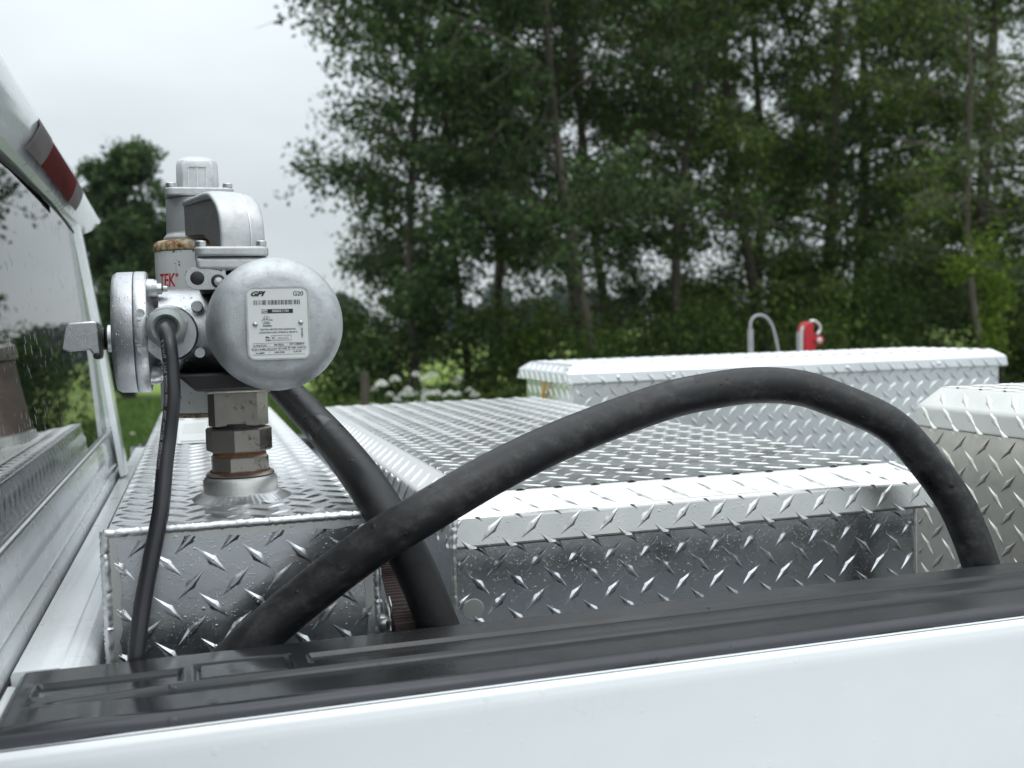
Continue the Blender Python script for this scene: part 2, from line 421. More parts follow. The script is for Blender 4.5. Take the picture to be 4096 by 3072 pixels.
# ------------------------------------------------------------ diamond tread
def bar_mesh(L=.036, W=.0042, H=.0015, ns=8):
    v = []; f = []
    for i in range(ns + 1):
        u = -1 + 2 * i / ns; k = max(0.0, 1 - abs(u) ** 1.15); wd = W * (k + (.22 if abs(u) < .13 else 0)); h = H * min(1, k * 1.7 + .02)
        x = u * L / 2
        v += [(x, -wd, -.0002), (x, -wd * .28, h), (x, wd * .28, h), (x, wd, -.0002)]
    for i in range(ns):
        for j in range(3):
            a = i * 4 + j; f.append((a, a + 4, a + 5, a + 1))
    return v, f
BV, BF = bar_mesh(); BV4, BF4 = bar_mesh(ns=4)
BARMESH = {}
def barme(m):
    if m.name not in BARMESH:
        me = bpy.data.meshes.new('tread_bar'); me.from_pydata(BV, [], BF); me.materials.append(m)
        me.polygons.foreach_set('use_smooth', [True] * len(me.polygons)); me.set_sharp_from_angle(angle=math.radians(28)); BARMESH[m.name] = me
    return BARMESH[m.name]
def tread(parent, faces, limit=300, size=1.0):
    """faces: (origin, u, v, umin,umax, vmin,vmax, phase(u0,v0), PU, PV, material). Bars sit on a checker lattice,
    turned +-45 degrees in turn; a bar that crosses an edge is cut there."""
    allb = []
    for (O, U, V, u0, u1, v0, v1, ph, PU, PV, m) in faces:
        O, U, V = Vector(O), Vector(U).normalized(), Vector(V).normalized(); Nn = U.cross(V)
        j0 = int(math.floor((v0 - ph[1]) / PV)) - 1; j1 = int(math.ceil((v1 - ph[1]) / PV)) + 1
        for j in range(j0, j1 + 1):
            i0 = int(math.floor((u0 - ph[0]) / PU)) - 1; i1 = int(math.ceil((u1 - ph[0]) / PU)) + 1
            for i in range(i0, i1 + 1):
                cu = ph[0] + i * PU + (PU / 2 if j % 2 else 0); cv = ph[1] + j * PV
                ext = .0125 * size
                if cu < u0 - ext + .004 or cu > u1 + ext - .004 or cv < v0 - ext + .004 or cv > v1 + ext - .004: continue
                a = math.radians(45 if j % 2 else -45) + random.uniform(-.03, .03)
                X = U * math.cos(a) + V * math.sin(a); Y = -U * math.sin(a) + V * math.cos(a); p = O + U * cu + V * cv
                Mx = Matrix(((X.x, Y.x, Nn.x, p.x), (X.y, Y.y, Nn.y, p.y), (X.z, Y.z, Nn.z, p.z), (0, 0, 0, 1))) @ Matrix.Diagonal((size, size, size * (.85 if m.name.startswith('tread_aluminium_lid') else 1), 1))
                edge = cu < u0 + ext or cu > u1 - ext or cv < v0 + ext or cv > v1 - ext
                planes = [(O + U * u0, -U), (O + U * u1, U), (O + V * v0, -V), (O + V * v1, V)] if edge else None
                allb.append(((p - Vector((0, 0, 1.75))).length, Mx, planes, M['lid'] if m is M['treadtop'] else m))
    allb.sort(key=lambda q: q[0]); o_ = off(parent); T = Matrix.Translation(-o_)
    for d, Mx, planes, m in allb[:limit]:
        if planes is None:
            ob = bpy.data.objects.new('tread_bar', barme(m)); link(ob, parent); ob.matrix_local = T @ Mx
        else:
            bm = bmesh.new(); bm.from_mesh(barme(m)); inv = Mx.inverted()
            for co, no in planes:
                bmesh.ops.bisect_plane(bm, geom=bm.verts[:] + bm.edges[:] + bm.faces[:], plane_co=inv @ co, plane_no=(inv.to_3x3() @ no).normalized(), clear_outer=True)
            if len(bm.faces) >= 3:
                me = bpy.data.meshes.new('tread_bar'); bm.to_mesh(me); me.materials.append(m)
                ob = bpy.data.objects.new('tread_bar', me); link(ob, parent); ob.matrix_local = T @ Mx
            bm.free()
    rest = allb[limit:]
    if rest:
        byM = {}
        for q in rest: byM.setdefault(q[3].name, []).append(q)
        bv = np.array(BV4); bf = np.array(BF4)
        for k, L_ in byM.items():
            vs = []; fs = []
            n = 0
            for d, Mx, planes, m in L_:
                A = np.array(Mx); P = bv @ A[:3, :3].T + A[:3, 3]
                if planes is not None:      # pull the overhanging tips back to the edge
                    for co, no in planes:
                        co, no = np.array(co), np.array(no); dd = (P - co) @ no; dd = np.maximum(dd, 0); P = P - dd[:, None] * no
                vs.append(P); fs.append(bf + n); n += len(bv)
            ob = mk('tread_pattern', [tuple(p) for p in np.concatenate(vs)], [tuple(int(i) for i in q) for q in np.concatenate(fs)], L_[0][3], parent, 28)
            ob['kind'] = 'stuff'

# ------------------------------------------------------------ lettering
def text_mesh(specs, name, m, parent, wrap=None, depth=.00012):
    """specs: (string, x, z, size, align, xscale, shear, rot). Laid in the XZ plane at y, facing -Y."""
    V_, F_ = [], []
    for (s, x, y, z, size, al, xs, sh, rot) in specs:
        c = bpy.data.curves.new('t', 'FONT'); c.body = s; c.size = size; c.align_x = al; c.align_y = 'CENTER'; c.extrude = depth; c.shear = sh; c.resolution_u = 3
        c.offset = size * (.05 if s == 'GPI' else .014)
        o = bpy.data.objects.new('t', c); COL.objects.link(o)
        dg = bpy.context.evaluated_depsgraph_get(); me = bpy.data.meshes.new_from_object(o.evaluated_get(dg))
        n = len(V_)
        for v in me.vertices:
            px, py = v.co.x * xs, v.co.y
            if rot: px, py = px * math.cos(rot) - py * math.sin(rot), px * math.sin(rot) + py * math.cos(rot)
            p = Vector((x + px, y - v.co.z, z + py))
            if wrap: p = wrap(p)
            V_.append(tuple(p))
        F_ += [tuple(i + n for i in q.vertices) for q in me.polygons]
        bpy.data.objects.remove(o); bpy.data.curves.remove(c); bpy.data.meshes.remove(me)
    return mk(name, V_, F_, m, parent, 0)

# ================================================================== SETTING
def structure(o): o['kind'] = 'structure'; return o
g = G(); g.add([(-900, -900, 0), (900, -900, 0), (900, 900, 0), (-900, 900, 0)], [(0, 1, 2, 3)])
structure(g.build('ground', M['ground'], None, 0, False))
g = G(); g.add([(-60, -45, .005), (60, -45, .005), (60, 4.2, .005), (-60, 4.2, .005)], [(0, 1, 2, 3)])
structure(g.build('driveway', M['gravel'], None, 0, False))

# ================================================================== TRUCK
truck = thing('pickup_truck', 'white pickup truck with a black bed rail cap, seen across its wet cargo bed', 'truck', (0, 1.75, 0))
ZR = 1.485; XE = 2.35
# near bed side: outer panel with a soft shoulder
prof = [(.7560, 1.4735), (.7508, 1.4725), (.7475, 1.469), (.7455, 1.463), (.742, 1.44), (.735, 1.40), (.7255, 1.35), (.716, 1.28), (.708, 1.18), (.704, 1.05), (.704, .80), (.715, .62), (.74, .55)]
def side(prof, flipy=False):
    vs = []; fs = []; nx = 110
    for i in range(nx + 1):
        x = -.175 + (XE + .175) * i / nx
        for (y, z) in prof:
            # flare over the rear wheel, its edge sweeping up at the right of the picture
            d = math.hypot((x - 1.18) / .66, (z - .80) / .66)
            fl = .032 * (1 / (1 + math.exp((d - .90) / .030)))
            yy = y - fl * min(1, max(0, (1.452 - z) / .06))
            vs.append((x, 3.5 - yy if flipy else yy, z))
    k = len(prof)
    for i in range(nx):
        for j in range(k - 1): 
            q = (i*k+j, (i+1)*k+j, (i+1)*k+j+1, i*k+j+1); fs.append(q if flipy else q[::-1])
    return vs, fs
sp = []
for a, b_ in zip(prof[:-1], prof[1:]):
    for k in range(4): sp.append((a[0] + (b_[0]-a[0])*k/4, a[1] + (b_[1]-a[1])*k/4))
sp.append(prof[-1])
v, f = side(sp); mk('bed_side', v, f, M['paint'], truck, 50)
v, f = side(sp, True); mk('bed_side', v, f, M['paint'], truck, 50)
# inner walls, floor, front wall, tailgate
G().box(-.13, XE, .80, .842, .93, 1.470).build('inner_wall', M['bedpaint'], truck)
G().box(-.13, XE, 2.63, 2.68, .93, 1.470).build('inner_wall', M['bedpaint'], truck)
G().box(-.13, XE, .842, 2.63, .89, .93).build('bed_floor', M['floor'], truck)
G().box(XE, XE + .06, .74, 2.76, .85, 1.46).build('tailgate', M['paint'], truck)
# front wall of the bed: flat top, rolled inner edge
pw = [(-.1545, 1.30), (-.1545, 1.481), (-.1525, 1.4850), (-.118, 1.4850), (-.1165, 1.4838), (-.108, 1.4838)]
for k in range(1, 7):
    a = math.pi / 2 * k / 6; pw.append((-.108 + .014 * math.sin(a), 1.4698 + .014 * math.cos(a)))
pw += [(-.094, .93), (-.13, .93), (-.13, 1.30)]
bevel(G().prism(pw, 'Y', .8920, 2.60).build('bed_front_wall', M['bedpaint'], truck, 40), .0008, 1)
# little raised end of the white sheet beside the cap
bevel(G().box(-.190, -.147, .745, .888, 1.440, 1.4765).build('corner_filler', M['bedpaint'], truck), .006, 3)

# bed rail cap: height field with grooves, pockets and a rolled front edge
def sst(a, b_, x): 
    k = np.clip((x - a) / (b_ - a), 0, 1); return k * k * (3 - 2 * k)
def cap(flip=False, nx=760):
    xs = np.concatenate([np.linspace(-.1455, .32, int(nx * .62)), np.linspace(.3215, XE, int(nx * .38))])
    ys = np.concatenate([np.linspace(.886, .7665, 84)])
    Xg, Yg = np.meshgrid(xs, ys, indexing='ij')
    Z = np.full_like(Xg, ZR)
    def pocket(x0, x1, y0, y1, d, s=.0022, sx=.003):
        return -d * sst(x0 - sx, x0 + sx, Xg) * (1 - sst(x1 - sx, x1 + sx, Xg)) * sst(y0 - s, y0 + s, Yg) * (1 - sst(y1 - s, y1 + s, Yg))
    Z += pocket(.076, 9, .8285, .8515, .0032, .0010)            # long knurled channel
    Z += pocket(-.128, -.024, .822, .8515, .0034, .0012)        # left channel
    Z += pocket(-.0135, .0615, .8185, .8580, .0034, .0010, .0018)      # stake pocket cover: groove round a raised plate
    Z -= pocket(-.0095, .0575, .8220, .8545, .0030, .0008, .0014)
    yl = .8075 + .0 * Xg
    Z += -.0026 * sst(-.105, -.03, Xg) * (1 - sst(yl - .0010, yl + .0010, Yg)) * 1.0  # step down to the outer flat
    Z += .0018 * np.exp(-((Yg - .8115) / .0018) ** 2) * sst(-.10, -.02, Xg)
    Z += -.0030 * np.exp(-((Xg + .088) / .022) ** 2 - ((Yg - .8035) / .0028) ** 2)
    Z += .0014 * np.exp(-((Xg + .128) / .006) ** 2 - ((Yg - .832) / .012) ** 2)
    Z -= .0030 * (1 - sst(-.1455, -.1405, Xg)) ** 2
    rows = [(Yg[:, j], Z[:, j]) for j in range(len(ys))]
    z0 = Z[:, -1]
    for k in range(1, 6):           # roll over the front
        a = math.pi / 2 * k / 5; rows.append((np.full(len(xs), .7665 - .010 * math.sin(a)), z0 - .009 * (1 - math.cos(a))))
    rows.append((np.full(len(xs), .7545), z0 - .0120)); rows.append((np.full(len(xs), .7515), z0 * 0 + 1.4735)); rows.append((np.full(len(xs), .7560), z0 * 0 + 1.4700))
    pre = [(np.full(len(xs), .8885), Z[:, 0] - .0012), (np.full(len(xs), .890), Z[:, 0] - .004), (np.full(len(xs), .890), Z[:, 0] - .030)][::-1]
    rows = pre + rows; k = len(rows)
    A = np.zeros((len(xs), k, 3))
    for j, (yy, zz) in enumerate(rows): A[:, j, 0] = xs; A[:, j, 1] = 3.5 - yy if flip else yy; A[:, j, 2] = zz
    A[0, :, 2] = A[0, :, 2]
    vs = A.reshape(-1, 3)
    idx = np.arange(len(xs) * k).reshape(len(xs), k)
    q = np.stack([idx[:-1, :-1], idx[:-1, 1:], idx[1:, 1:], idx[1:, :-1]], -1).reshape(-1, 4)
    if flip: q = q[:, ::-1]
    vl = [tuple(p) for p in vs]; fl = [tuple(int(i) for i in r) for r in q]
    # end wall
    n = len(vl); end = [vl[int(i)] for i in idx[0]]; low = [(p[0], p[1], 1.46) for p in end]; vl += end + low
    for j in range(k - 1):
        r = (n + j, n + k + j, n + k + j + 1, n + j + 1); fl.append(r[::-1] if flip else r)
    return vl, fl
v, f = cap(); mk('rail_cap', v, f, M['rail'], truck, 40)
v, f = cap(True, 60); mk('rail_cap', v, f, M['rail'], truck, 40)

# cab: rear wall, window, roof overhang with brake light
CY0, CY1 = .45, 2.62
pc = [(-.40, .60), (-.158, .60), (-.158, 1.470), (-.1575, 1.486), (-.1600, 1.497), (-.1640, 1.5005), (-.1610, 1.5035), (-.1600, 1.515), (-.1615, 1.535), (-.1655, 1.556), (-.1700, 1.568), (-.1745, 1.5715), (-.40, 1.5715)]
G().prism(pc, 'Y', CY0, CY1 - .30).build('cab_panel', M['cabpaint'], truck, 25)
G().box(-.1575, -.155, CY0, 2.7, .95, 1.478).build('body_gap', M['dark'], truck)
def gx(z): return -.168 - (z - 1.574) * .095          # plane of the rear window
z0, z1 = 1.576, 1.985
def quadplate(name, pts, th, m):
    a = [Vector(p) for p in pts]; n = (a[1] - a[0]).cross(a[2] - a[0]).normalized() * th
    if n.x > 0: n = -n
    k = len(a)
    return G().add(a + [p + n for p in a], [tuple(range(k)), tuple(range(k, 2*k))[::-1]] + [(i, (i+1) % k, k + (i+1) % k, k + i) for i in range(k)]).build(name, m, truck)
YF = 2.03
win = quadplate('rear_window', [(gx(z0), .50, z0), (gx(z0), YF, z0), (gx(1.75) , YF + .01, 1.75), (gx(z1), YF - .08, z1), (gx(z1), .50, z1)], .004, M['glass'])
# window surround: lower lip, far pillar
G().tube([(gx(1.573) + .003, CY0, 1.573), (gx(1.573) + .003, YF + .05, 1.573)], .0035, 8).build('window_seal', M['steel'], truck)
pts = []
for z in np.linspace(1.49, 1.972, 12):
    k = (z - 1.49) / (1.972 - 1.49); pts.append((gx(z) + .004 + .012 * (1 - k), YF + .005 - .085 * max(0, k - .45) / .55 , z))
vs = []; fs = []
for (x, y, z) in pts:
    vs += [(x - .005, y, z), (x + .004, y + .012, z), (x + .005, y + .05, z), (x - .004, y + .19, z), (x - .05, y + .26, z)]
for i in range(len(pts) - 1):
    for j in range(4): fs.append((i*5+j, i*5+j+1, (i+1)*5+j+1, (i+1)*5+j))
mk('cab_pillar', vs, [q[::-1] for q in fs], M['cabpaint'], truck, 30)
# roof overhang: section swept along Y, drooping and tapering at its far end
sec = [(-.212, 1.953), (-.196, 1.962), (-.187, 1.990), (-.188, 2.030), (-.194, 2.047), (-.206, 2.055), (-.26, 2.075), (-.42, 2.09)]
ys = np.concatenate([np.linspace(.4, 1.9, 14), np.linspace(1.95, 2.345, 12)])
vs = []; fs = []
zbot = lambda y: float(np.interp(y, [.4, 1.5, 2.09, 2.30, 2.345], [1.970, 1.958, 1.934, 1.967, 1.986]))
ztop = lambda y: float(np.interp(y, [.4, 1.23, 1.91, 2.2, 2.345], [2.072, 2.062, 2.037, 2.013, 1.998]))
for y in ys:
    for (x, z) in sec:
        q = (z - 1.953) / (2.047 - 1.953)
        vs.append((x, y, zbot(y) + (ztop(y) - zbot(y)) * q if q <= 1 else ztop(y) + (z - 2.047)))
K = len(sec)
for i in range(len(ys) - 1):
    for j in range(K - 1): fs.append((i*K+j, i*K+j+1, (i+1)*K+j+1, (i+1)*K+j))
fs.append(tuple((len(ys)-1)*K + j for j in range(K)))
G().add(vs, [q[::-1] for q in fs]).build('roof_overhang', M['cabpaint'], truck, 28)
G().tube([(gx(1.965) - .002, .4, 1.955), (gx(1.965) - .002, 1.7, 1.953), (gx(1.965) - .0, 1.97, 1.934)], .005, 8).build('window_gasket', M['rubber'], truck)
bl = bpy.data.objects.new('brake_light', None); link(bl, truck); bl.location = (-.187, 1.70 - 1.75, 2.01)
bl.empty_display_size = .03
def lamp(name, y0, y1, m, ribs=0):
    n = 26; vs = []; fs = []; 
    def zt(y): return ztop(y) - .013
    def zb(y): return zbot(y) + .014
    for i in range(n + 1):
        y = y0 + (y1 - y0) * i / n
        bulge = .0035
        for j in range(5):
            q = j / 4; rib = .0012 * (i % 2) if ribs else 0
            vs.append((-.1845 + bulge * math.sin(math.pi * q) * .6 + rib - (.001 if q in (0, 1) else 0) - .004 * max(0, q - .75) * 4, y + (.155 * q), zb(y) + (zt(y + .155) - zb(y)) * q))
    for i in range(n):
        for j in range(4): fs.append((i*5+j, (i+1)*5+j, (i+1)*5+j+1, i*5+j+1))
    o = mk(name, vs, fs, m, bl, 20)
    return o
lamp('clear_lens', 1.34, 1.465, M['lens_clear'], 1); lamp('red_lens', 1.465, 1.76, M['lens_red']); lamp('clear_lens', 1.76, 1.85, M['lens_clear'], 1)

# ================================================================== TRANSFER TANK
ZT = 1.581; TX0, TX1, TY0, TY1 = -.0856, .1506, .950, 2.40
tank = thing('fuel_tank', 'welded diamond plate aluminium fuel tank carrying the pump, next to the cab', 'fuel tank', ((TX0 + TX1) / 2, 1.6, .93))
bevel(G().box(TX0, TX1, TY0, TY1, .935, ZT).build('tank_shell', M['tank'], tank, 0), .003, 2)
tread(tank, [
    ((0, TY0, 0), (1, 0, 0), (0, 0, 1), TX0 + .008, TX1 - .006, 1.30, ZT - .006, (.0039, 1.5487), .0388, .0203, M['tank']),
    ((0, 0, ZT), (1, 0, 0), (0, 1, 0), TX0 + .004, TX1 - .004, TY0 + .008, TY1, (.012, .97), .0388, .0203, M['treadtop']),
    ((TX1, 0, 0), (0, 1, 0), (0, 0, 1), TY0 + .01, TY1, 1.40, ZT - .005, (.97, 1.55), .0388, .0203, M['tread']),
    ((TX0, 0, 0), (0, -1, 0), (0, 0, 1), -TY1, -TY0 - .01, 1.40, ZT - .005, (-.97, 1.55), .0388, .0203, M['tread'])], 300)
def corner(name, a, b_, r): return weld(name, a, b_, r, M['weld'], tank)
corner('weld_bead', (TX0, TY0 - .0005, ZT - .001), (TX1, TY0 - .0005, ZT - .001), .0042)
corner('weld_bead', (TX0 + .001, TY0, 1.30), (TX0 + .001, TY0, ZT), .0042)
corner('weld_bead', (TX1, TY0, 1.30), (TX1, TY0, ZT), .0042)
# heat-dulled band beside the front welds
bnd = G()
def margin(p0, p1, inw, wd):
    """heat-dulled band with a wandering inner edge"""
    p0, p1, inw = Vector(p0), Vector(p1), Vector(inw); n_ = 46; vs = []; rr_ = random.Random(4)
    off_ = 0
    for i in range(n_ + 1):
        off_ = off_ * .7 + rr_.uniform(-1, 1) * .0016; q = p0.lerp(p1, i / n_); vs += [q, q + inw * (wd + off_)]
    bnd.add(vs, [(2*i, 2*i+1, 2*i+3, 2*i+2) for i in range(n_)])
margin((TX0 + .001, TY0 - .0012, 1.30), (TX0 + .001, TY0 - .0012, ZT - .008), (1, 0, 0), .010)
margin((TX1 - .001, TY0 - .0012, 1.30), (TX1 - .001, TY0 - .0012, ZT - .008), (-1, 0, 0), .010)
margin((TX0 + .001, TY0 - .0016, ZT - .002), (TX1 - .001, TY0 - .0016, ZT - .002), (0, 0, -1), .0085)
bnd.build('weld_margin', M['matte'], tank, 0, False)
# threaded boss with its weld ring
BX, BY = .0358, 1.0937
G().lathe([(.036, ZT), (.0372, ZT + .002), (.0372, 1.6005), (.0345, 1.6045), (.029, 1.6048)], (BX, BY, 0)).build('boss', M['matte'], tank, 40)
vs = []; fs = []; n = 150
for k, (r, z) in enumerate(((.0370, 1.5885), (.0390, 1.5878), (.0415, 1.5858), (.0450, 1.5836), (.0485, 1.5818), (.0500, 1.5806))):
    for i in range(n):
        a = 2 * math.pi * i / n; rip = (.0005 if i % 3 == 0 else -.0001) * (0 < k < 5); wob = .0016 * math.sin(a * 5 + 1) * (k >= 3)
        vs.append((BX + (r + rip + wob) * math.cos(a), BY + (r + rip + wob) * math.sin(a), z + rip * .8))
for k in range(5):
    for i in range(n): j = (i+1) % n; fs.append((k*n+i, (k+1)*n+i, (k+1)*n+j, k*n+j))
mk('weld_ring', vs, fs, M['weld'], tank, 70)
# sticker on the tank top, filler pipe farther back
st = G().prism([(-.0375, 1.66), (.0075, 1.66), (.0105, 2.10), (-.045, 2.10)], 'Z', ZT + .0016, ZT + .0026).build('sticker', M['plate'], tank)
sm = [('WARNING', -.015, 0, 0, .010, 'CENTER', 1, 0, 0)]
g = G()
for i in range(9):
    y = 1.675 + i * .006 if i < 3 else 1.72 + i * .035
    g.box(-.033, .003 + (i % 3) * .002, y, y + .0028, ZT + .0026, ZT + .0029)
g.build('sticker_print', M['greyink'], tank, 0)
fp = bpy.data.objects.new('filler_pipe', None); link(fp, tank); fp.location = Vector((.0155, 2.24, ZT)) - off(tank)
G().lathe([(.030, ZT), (.030, 1.74)], (.0155, 2.24, 0), n=28).build('pipe', M['pipe_brown'], fp)
G().lathe([(.036, ZT), (.036, ZT + .016), (.031, ZT + .018)], (.0155, 2.24, 0), n=28).build('collar', M['matte'], fp)
G().lathe([(.033, 1.742), (.039, 1.745), (.039, 1.768), (.030, 1.776)], (.0155, 2.24, 0), n=28).build('cap', M['fitting'], fp)

# ================================================================== PUMP
pump = thing('fuel_pump', 'grey cast pump with a round motor and white nameplate, standing on the fuel tank', 'pump', (BX, BY, 1.6048))
# pipe stack
G().lathe([(.0300, 1.598), (.0300, 1.6105)], (BX, BY, 0), n=40).build('thread', M['rust'], pump)
vs = []
G().lathe([(.026, 1.6035), (.0325, 1.6042), (.0345, 1.6062), (.0325, 1.6085), (.026, 1.609)], (BX, BY, 0), n=56).build('washer', M['fitting'], pump, 50)
def poly_prism(angs, R, z0, z1, c=.0018):
    pts = [(BX + R * math.cos(math.radians(a)), BY + R * math.sin(math.radians(a))) for a in angs]
    g = G(); n = len(pts); sc = (R - c) / R
    lv = [(sc, z0), (1, z0 + c), (1, z1 - c), (sc, z1)]
    vs = [(BX + (x - BX) * s_, BY + (y - BY) * s_, z) for s_, z in lv for x, y in pts]
    fs = [(k*n+i, k*n+(i+1) % n, (k+1)*n+(i+1) % n, (k+1)*n+i) for k in range(3) for i in range(n)] + [tuple(range(n))[::-1], tuple(3*n+i for i in range(n))]
    return g.add(vs, fs)
poly_prism([22.5 + 45 * k + 3 for k in range(8)], .0300, 1.6085, 1.6262, .0022).build('hex_nipple', M['fitting'], pump, 20)
G().lathe([(.0262, 1.625), (.0270, 1.6265), (.0262, 1.628), (.0270, 1.6295), (.0262, 1.631)], (BX, BY, 0), n=40).build('thread', M['rust'], pump)
poly_prism([22.5 + 45 * k + 13 for k in range(8)], .0332, 1.6300, 1.6540, .0016).build('hex_reducer', M['fitting'], pump, 20)
G().lathe([(.0265, 1.653), (.0265, 1.659)], (BX, BY, 0), n=40).build('thread', M['black_plastic'], pump)
sq = [-90 - 50, -90 + 34, -90 + 34 + 40, -90 + 34 + 40 + 50, 90 - 5, 90 + 40, 90 + 90]
poly_prism([-136, -56, -24, 24, 56, 124, 156, 204], .0322, 1.6565, 1.6930, .0012).build('coupling', M['fitting'], pump, 20)
# lower adapter plate and casting behind the motor
bevel(G().prism([(-.022, 1.712), (-.004, 1.6945), (.082, 1.6945), (.10, 1.712)], 'Y', 1.035, 1.145).build('adapter_plate', M['rubber'], pump), .003, 2)
bevel(G().box(.004, .068, 1.060, 1.128, 1.6905, 1.6965).build('adapter_foot', M['fitting'], pump), .002, 2)
# main casting
g = G()
g.lathe([(.034, -.0400), (.0425, -.036), (.0435, -.010), (.0450, .005), (.0475, .018), (.0475, .10)], (0, 1.100, 1.7530), 'X', 56)
body = g.build('pump_body', M['shiny'], pump, 40)
G().lathe([(.060, 1.062), (.0605, 1.066), (.0605, 1.10), (.052, 1.15), (.040, 1.165)][::-1], (.0700, 0, 1.7560), 'Y', 56).build('motor_bracket', M['cast'], pump, 40)
G().lathe([(.0560, 1.047), (.0590, 1.050), (.0590, 1.053), (.0565, 1.0545), (.0595, 1.056), (.0595, 1.060), (.0565, 1.062)][::-1], (.0695, 0, 1.7565), 'Y', 56).build('gasket_ring', M['rubber'], pump, 40)
# vertical neck to the outlet flange
bevel(G().box(.0030, .0665, 1.045, 1.125, 1.79, 1.8085).build('neck_block', M['rubber'], pump), .003, 2)
g = G()
for x in (.0262,): g.box(x - .0016, x + .0016, 1.036, 1.046, 1.795, 1.812)
g.box(.002, .067, 1.036, 1.046, 1.7945, 1.7975)
g.build('neck_rib', M['cast'], pump)
bevel(G().box(.0008, .0680, 1.034, 1.128, 1.8105, 1.8235).build('outlet_block', M['cast'], pump), .004, 3)
bevel(G().prism(rrect(.0000, .0692, 1.031, 1.131, .010), 'Z', 1.8243, 1.8335).build('outlet_flange', M['cast'], pump), .0022, 3)
def bolt(x, y, z, parent, r=.0052, h=.0058):
    o = bevel(G().lathe([(r, z), (r, z + h)], (x, y, 0), n=6 if False else 20).build('bolt', M['steel'], parent, 40), .0008, 2); return o
for x in (.0062, .0622):
    for y in (1.040, 1.121): bolt(x, y, 1.8335, pump)
# elbow: wide flattened bend from the flange up, back and to the left
pdir = Vector((-.34, .94, 0)).normalized(); perp = Vector((.94, .34, 0))
def ep(u, z, sd=0): return Vector((.0405, 1.066, 0)) + pdir * u + perp * sd + Vector((0, 0, z))
path = spline([ep(-.0150, 1.8325), ep(-.0150, 1.8490), ep(-.0110, 1.8655), ep(-.0010, 1.8785), ep(.014, 1.8865), ep(.036, 1.8900), ep(.070, 1.8905), ep(.115, 1.8900)], 7)
def ribbon(pts, hn, hb, n, e):
    vs = []; fs = []; m_ = len(pts)
    for i in range(m_):
        T_ = (pts[min(i+1, m_-1)] - pts[max(i-1, 0)]).normalized(); nn_ = perp.cross(T_).normalized()
        for k in range(n):
            a_ = 2 * math.pi * k / n; ca, sa = math.cos(a_), math.sin(a_); ca = math.copysign(abs(ca) ** e, ca); sa = math.copysign(abs(sa) ** e, sa)
            q = hb(i / (m_ - 1)) if callable(hb) else hb
            vs.append(pts[i] + nn_ * ca * hn + perp * sa * q)
    for i in range(m_ - 1):
        for k in range(n): fs.append((i*n+k, i*n+(k+1) % n, (i+1)*n+(k+1) % n, (i+1)*n+k))
    fs += [tuple(range(n)), tuple((m_-1)*n + k for k in range(n))]
    return G().add(vs, fs)
ribbon(path, .0042, lambda k: .0225 - .0095 * max(0, k - .5) / .5, 32, .62).build('elbow', M['cast'], pump, 50)
# recessed web under the bend, its shade painted in as a darker casting colour
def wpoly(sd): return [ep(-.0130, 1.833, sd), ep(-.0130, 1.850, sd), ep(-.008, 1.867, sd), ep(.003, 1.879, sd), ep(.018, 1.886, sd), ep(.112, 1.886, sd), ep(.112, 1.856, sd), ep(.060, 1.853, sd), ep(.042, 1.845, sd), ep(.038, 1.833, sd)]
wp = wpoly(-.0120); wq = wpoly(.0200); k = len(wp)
G().add(wp + wq, [tuple(range(k)), tuple(range(k, 2*k))[::-1]] + [(i, (i+1) % k, k+(i+1) % k, k+i) for i in range(k)]).build('elbow_web', M['webshade'], pump, 30)
seam = []
for i in range(1, 26):
    T_ = (path[i+1] - path[i-1]).normalized(); nn_ = perp.cross(T_).normalized(); nn_ = nn_ if nn_.dot(Vector((0, -.7, .7))) > 0 else -nn_
    seam.append(path[i] + nn_ * .0041 + perp * .007)
G().tube(seam, .0010, 8).build('casting_seam', M['weld'], pump, 60)
# left end cover with its ring, lugs and bolts
CYc = 1.095; CZ = 1.7535
G().lathe([(.050, -.0790), (.0570, -.0780), (.0595, -.0740), (.0600, -.0590), (.0592, -.0585)], (0, CYc, CZ), 'X', 64).build('end_cover', M['shiny'], pump, 35)
G().lathe([(.0570, -.0588), (.0596, -.0580), (.0602, -.0570), (.0602, -.0485), (.0590, -.0462), (.046, -.0440), (.040, -.040)], (0, CYc, CZ), 'X', 64).build('cover_ring', M['shiny'], pump, 35)
for a in (62, -62, 118, -118):
    y = CYc - .0475 * math.cos(math.radians(a)); z = CZ + .0475 * math.sin(math.radians(a))
    G().lathe([(.0098, -.047), (.0098, -.040), (.0085, -.0365)], (0, y, z), 'X', 20).build('cover_lug', M['shiny'], pump, 40)
for a in (62, -62):
    y = CYc - .0475 * math.cos(math.radians(a)); z = CZ + .0475 * math.sin(math.radians(a))
    G().lathe([(.0055, -.0366), (.0055, -.0325), (.003, -.031), (.003, -.027)], (0, y, z), 'X', 12).build('bolt', M['steel'], pump, 30)
for z in (1.7715, 1.7375):      # round ejector pads on the ring, facing out
    G().lathe([(.0040, 1.0365), (.0040, 1.0425)], (-.0515, 0, z), 'Y', 20).build('round_pad', M['shiny'], pump, 40)
text_mesh([('1/2 NPT', -.0535, 1.0360, 1.7530, .0085, 'CENTER', .95, 0, math.pi / 2)], 'cast_lettering', M['shiny'], pump, depth=.0008)
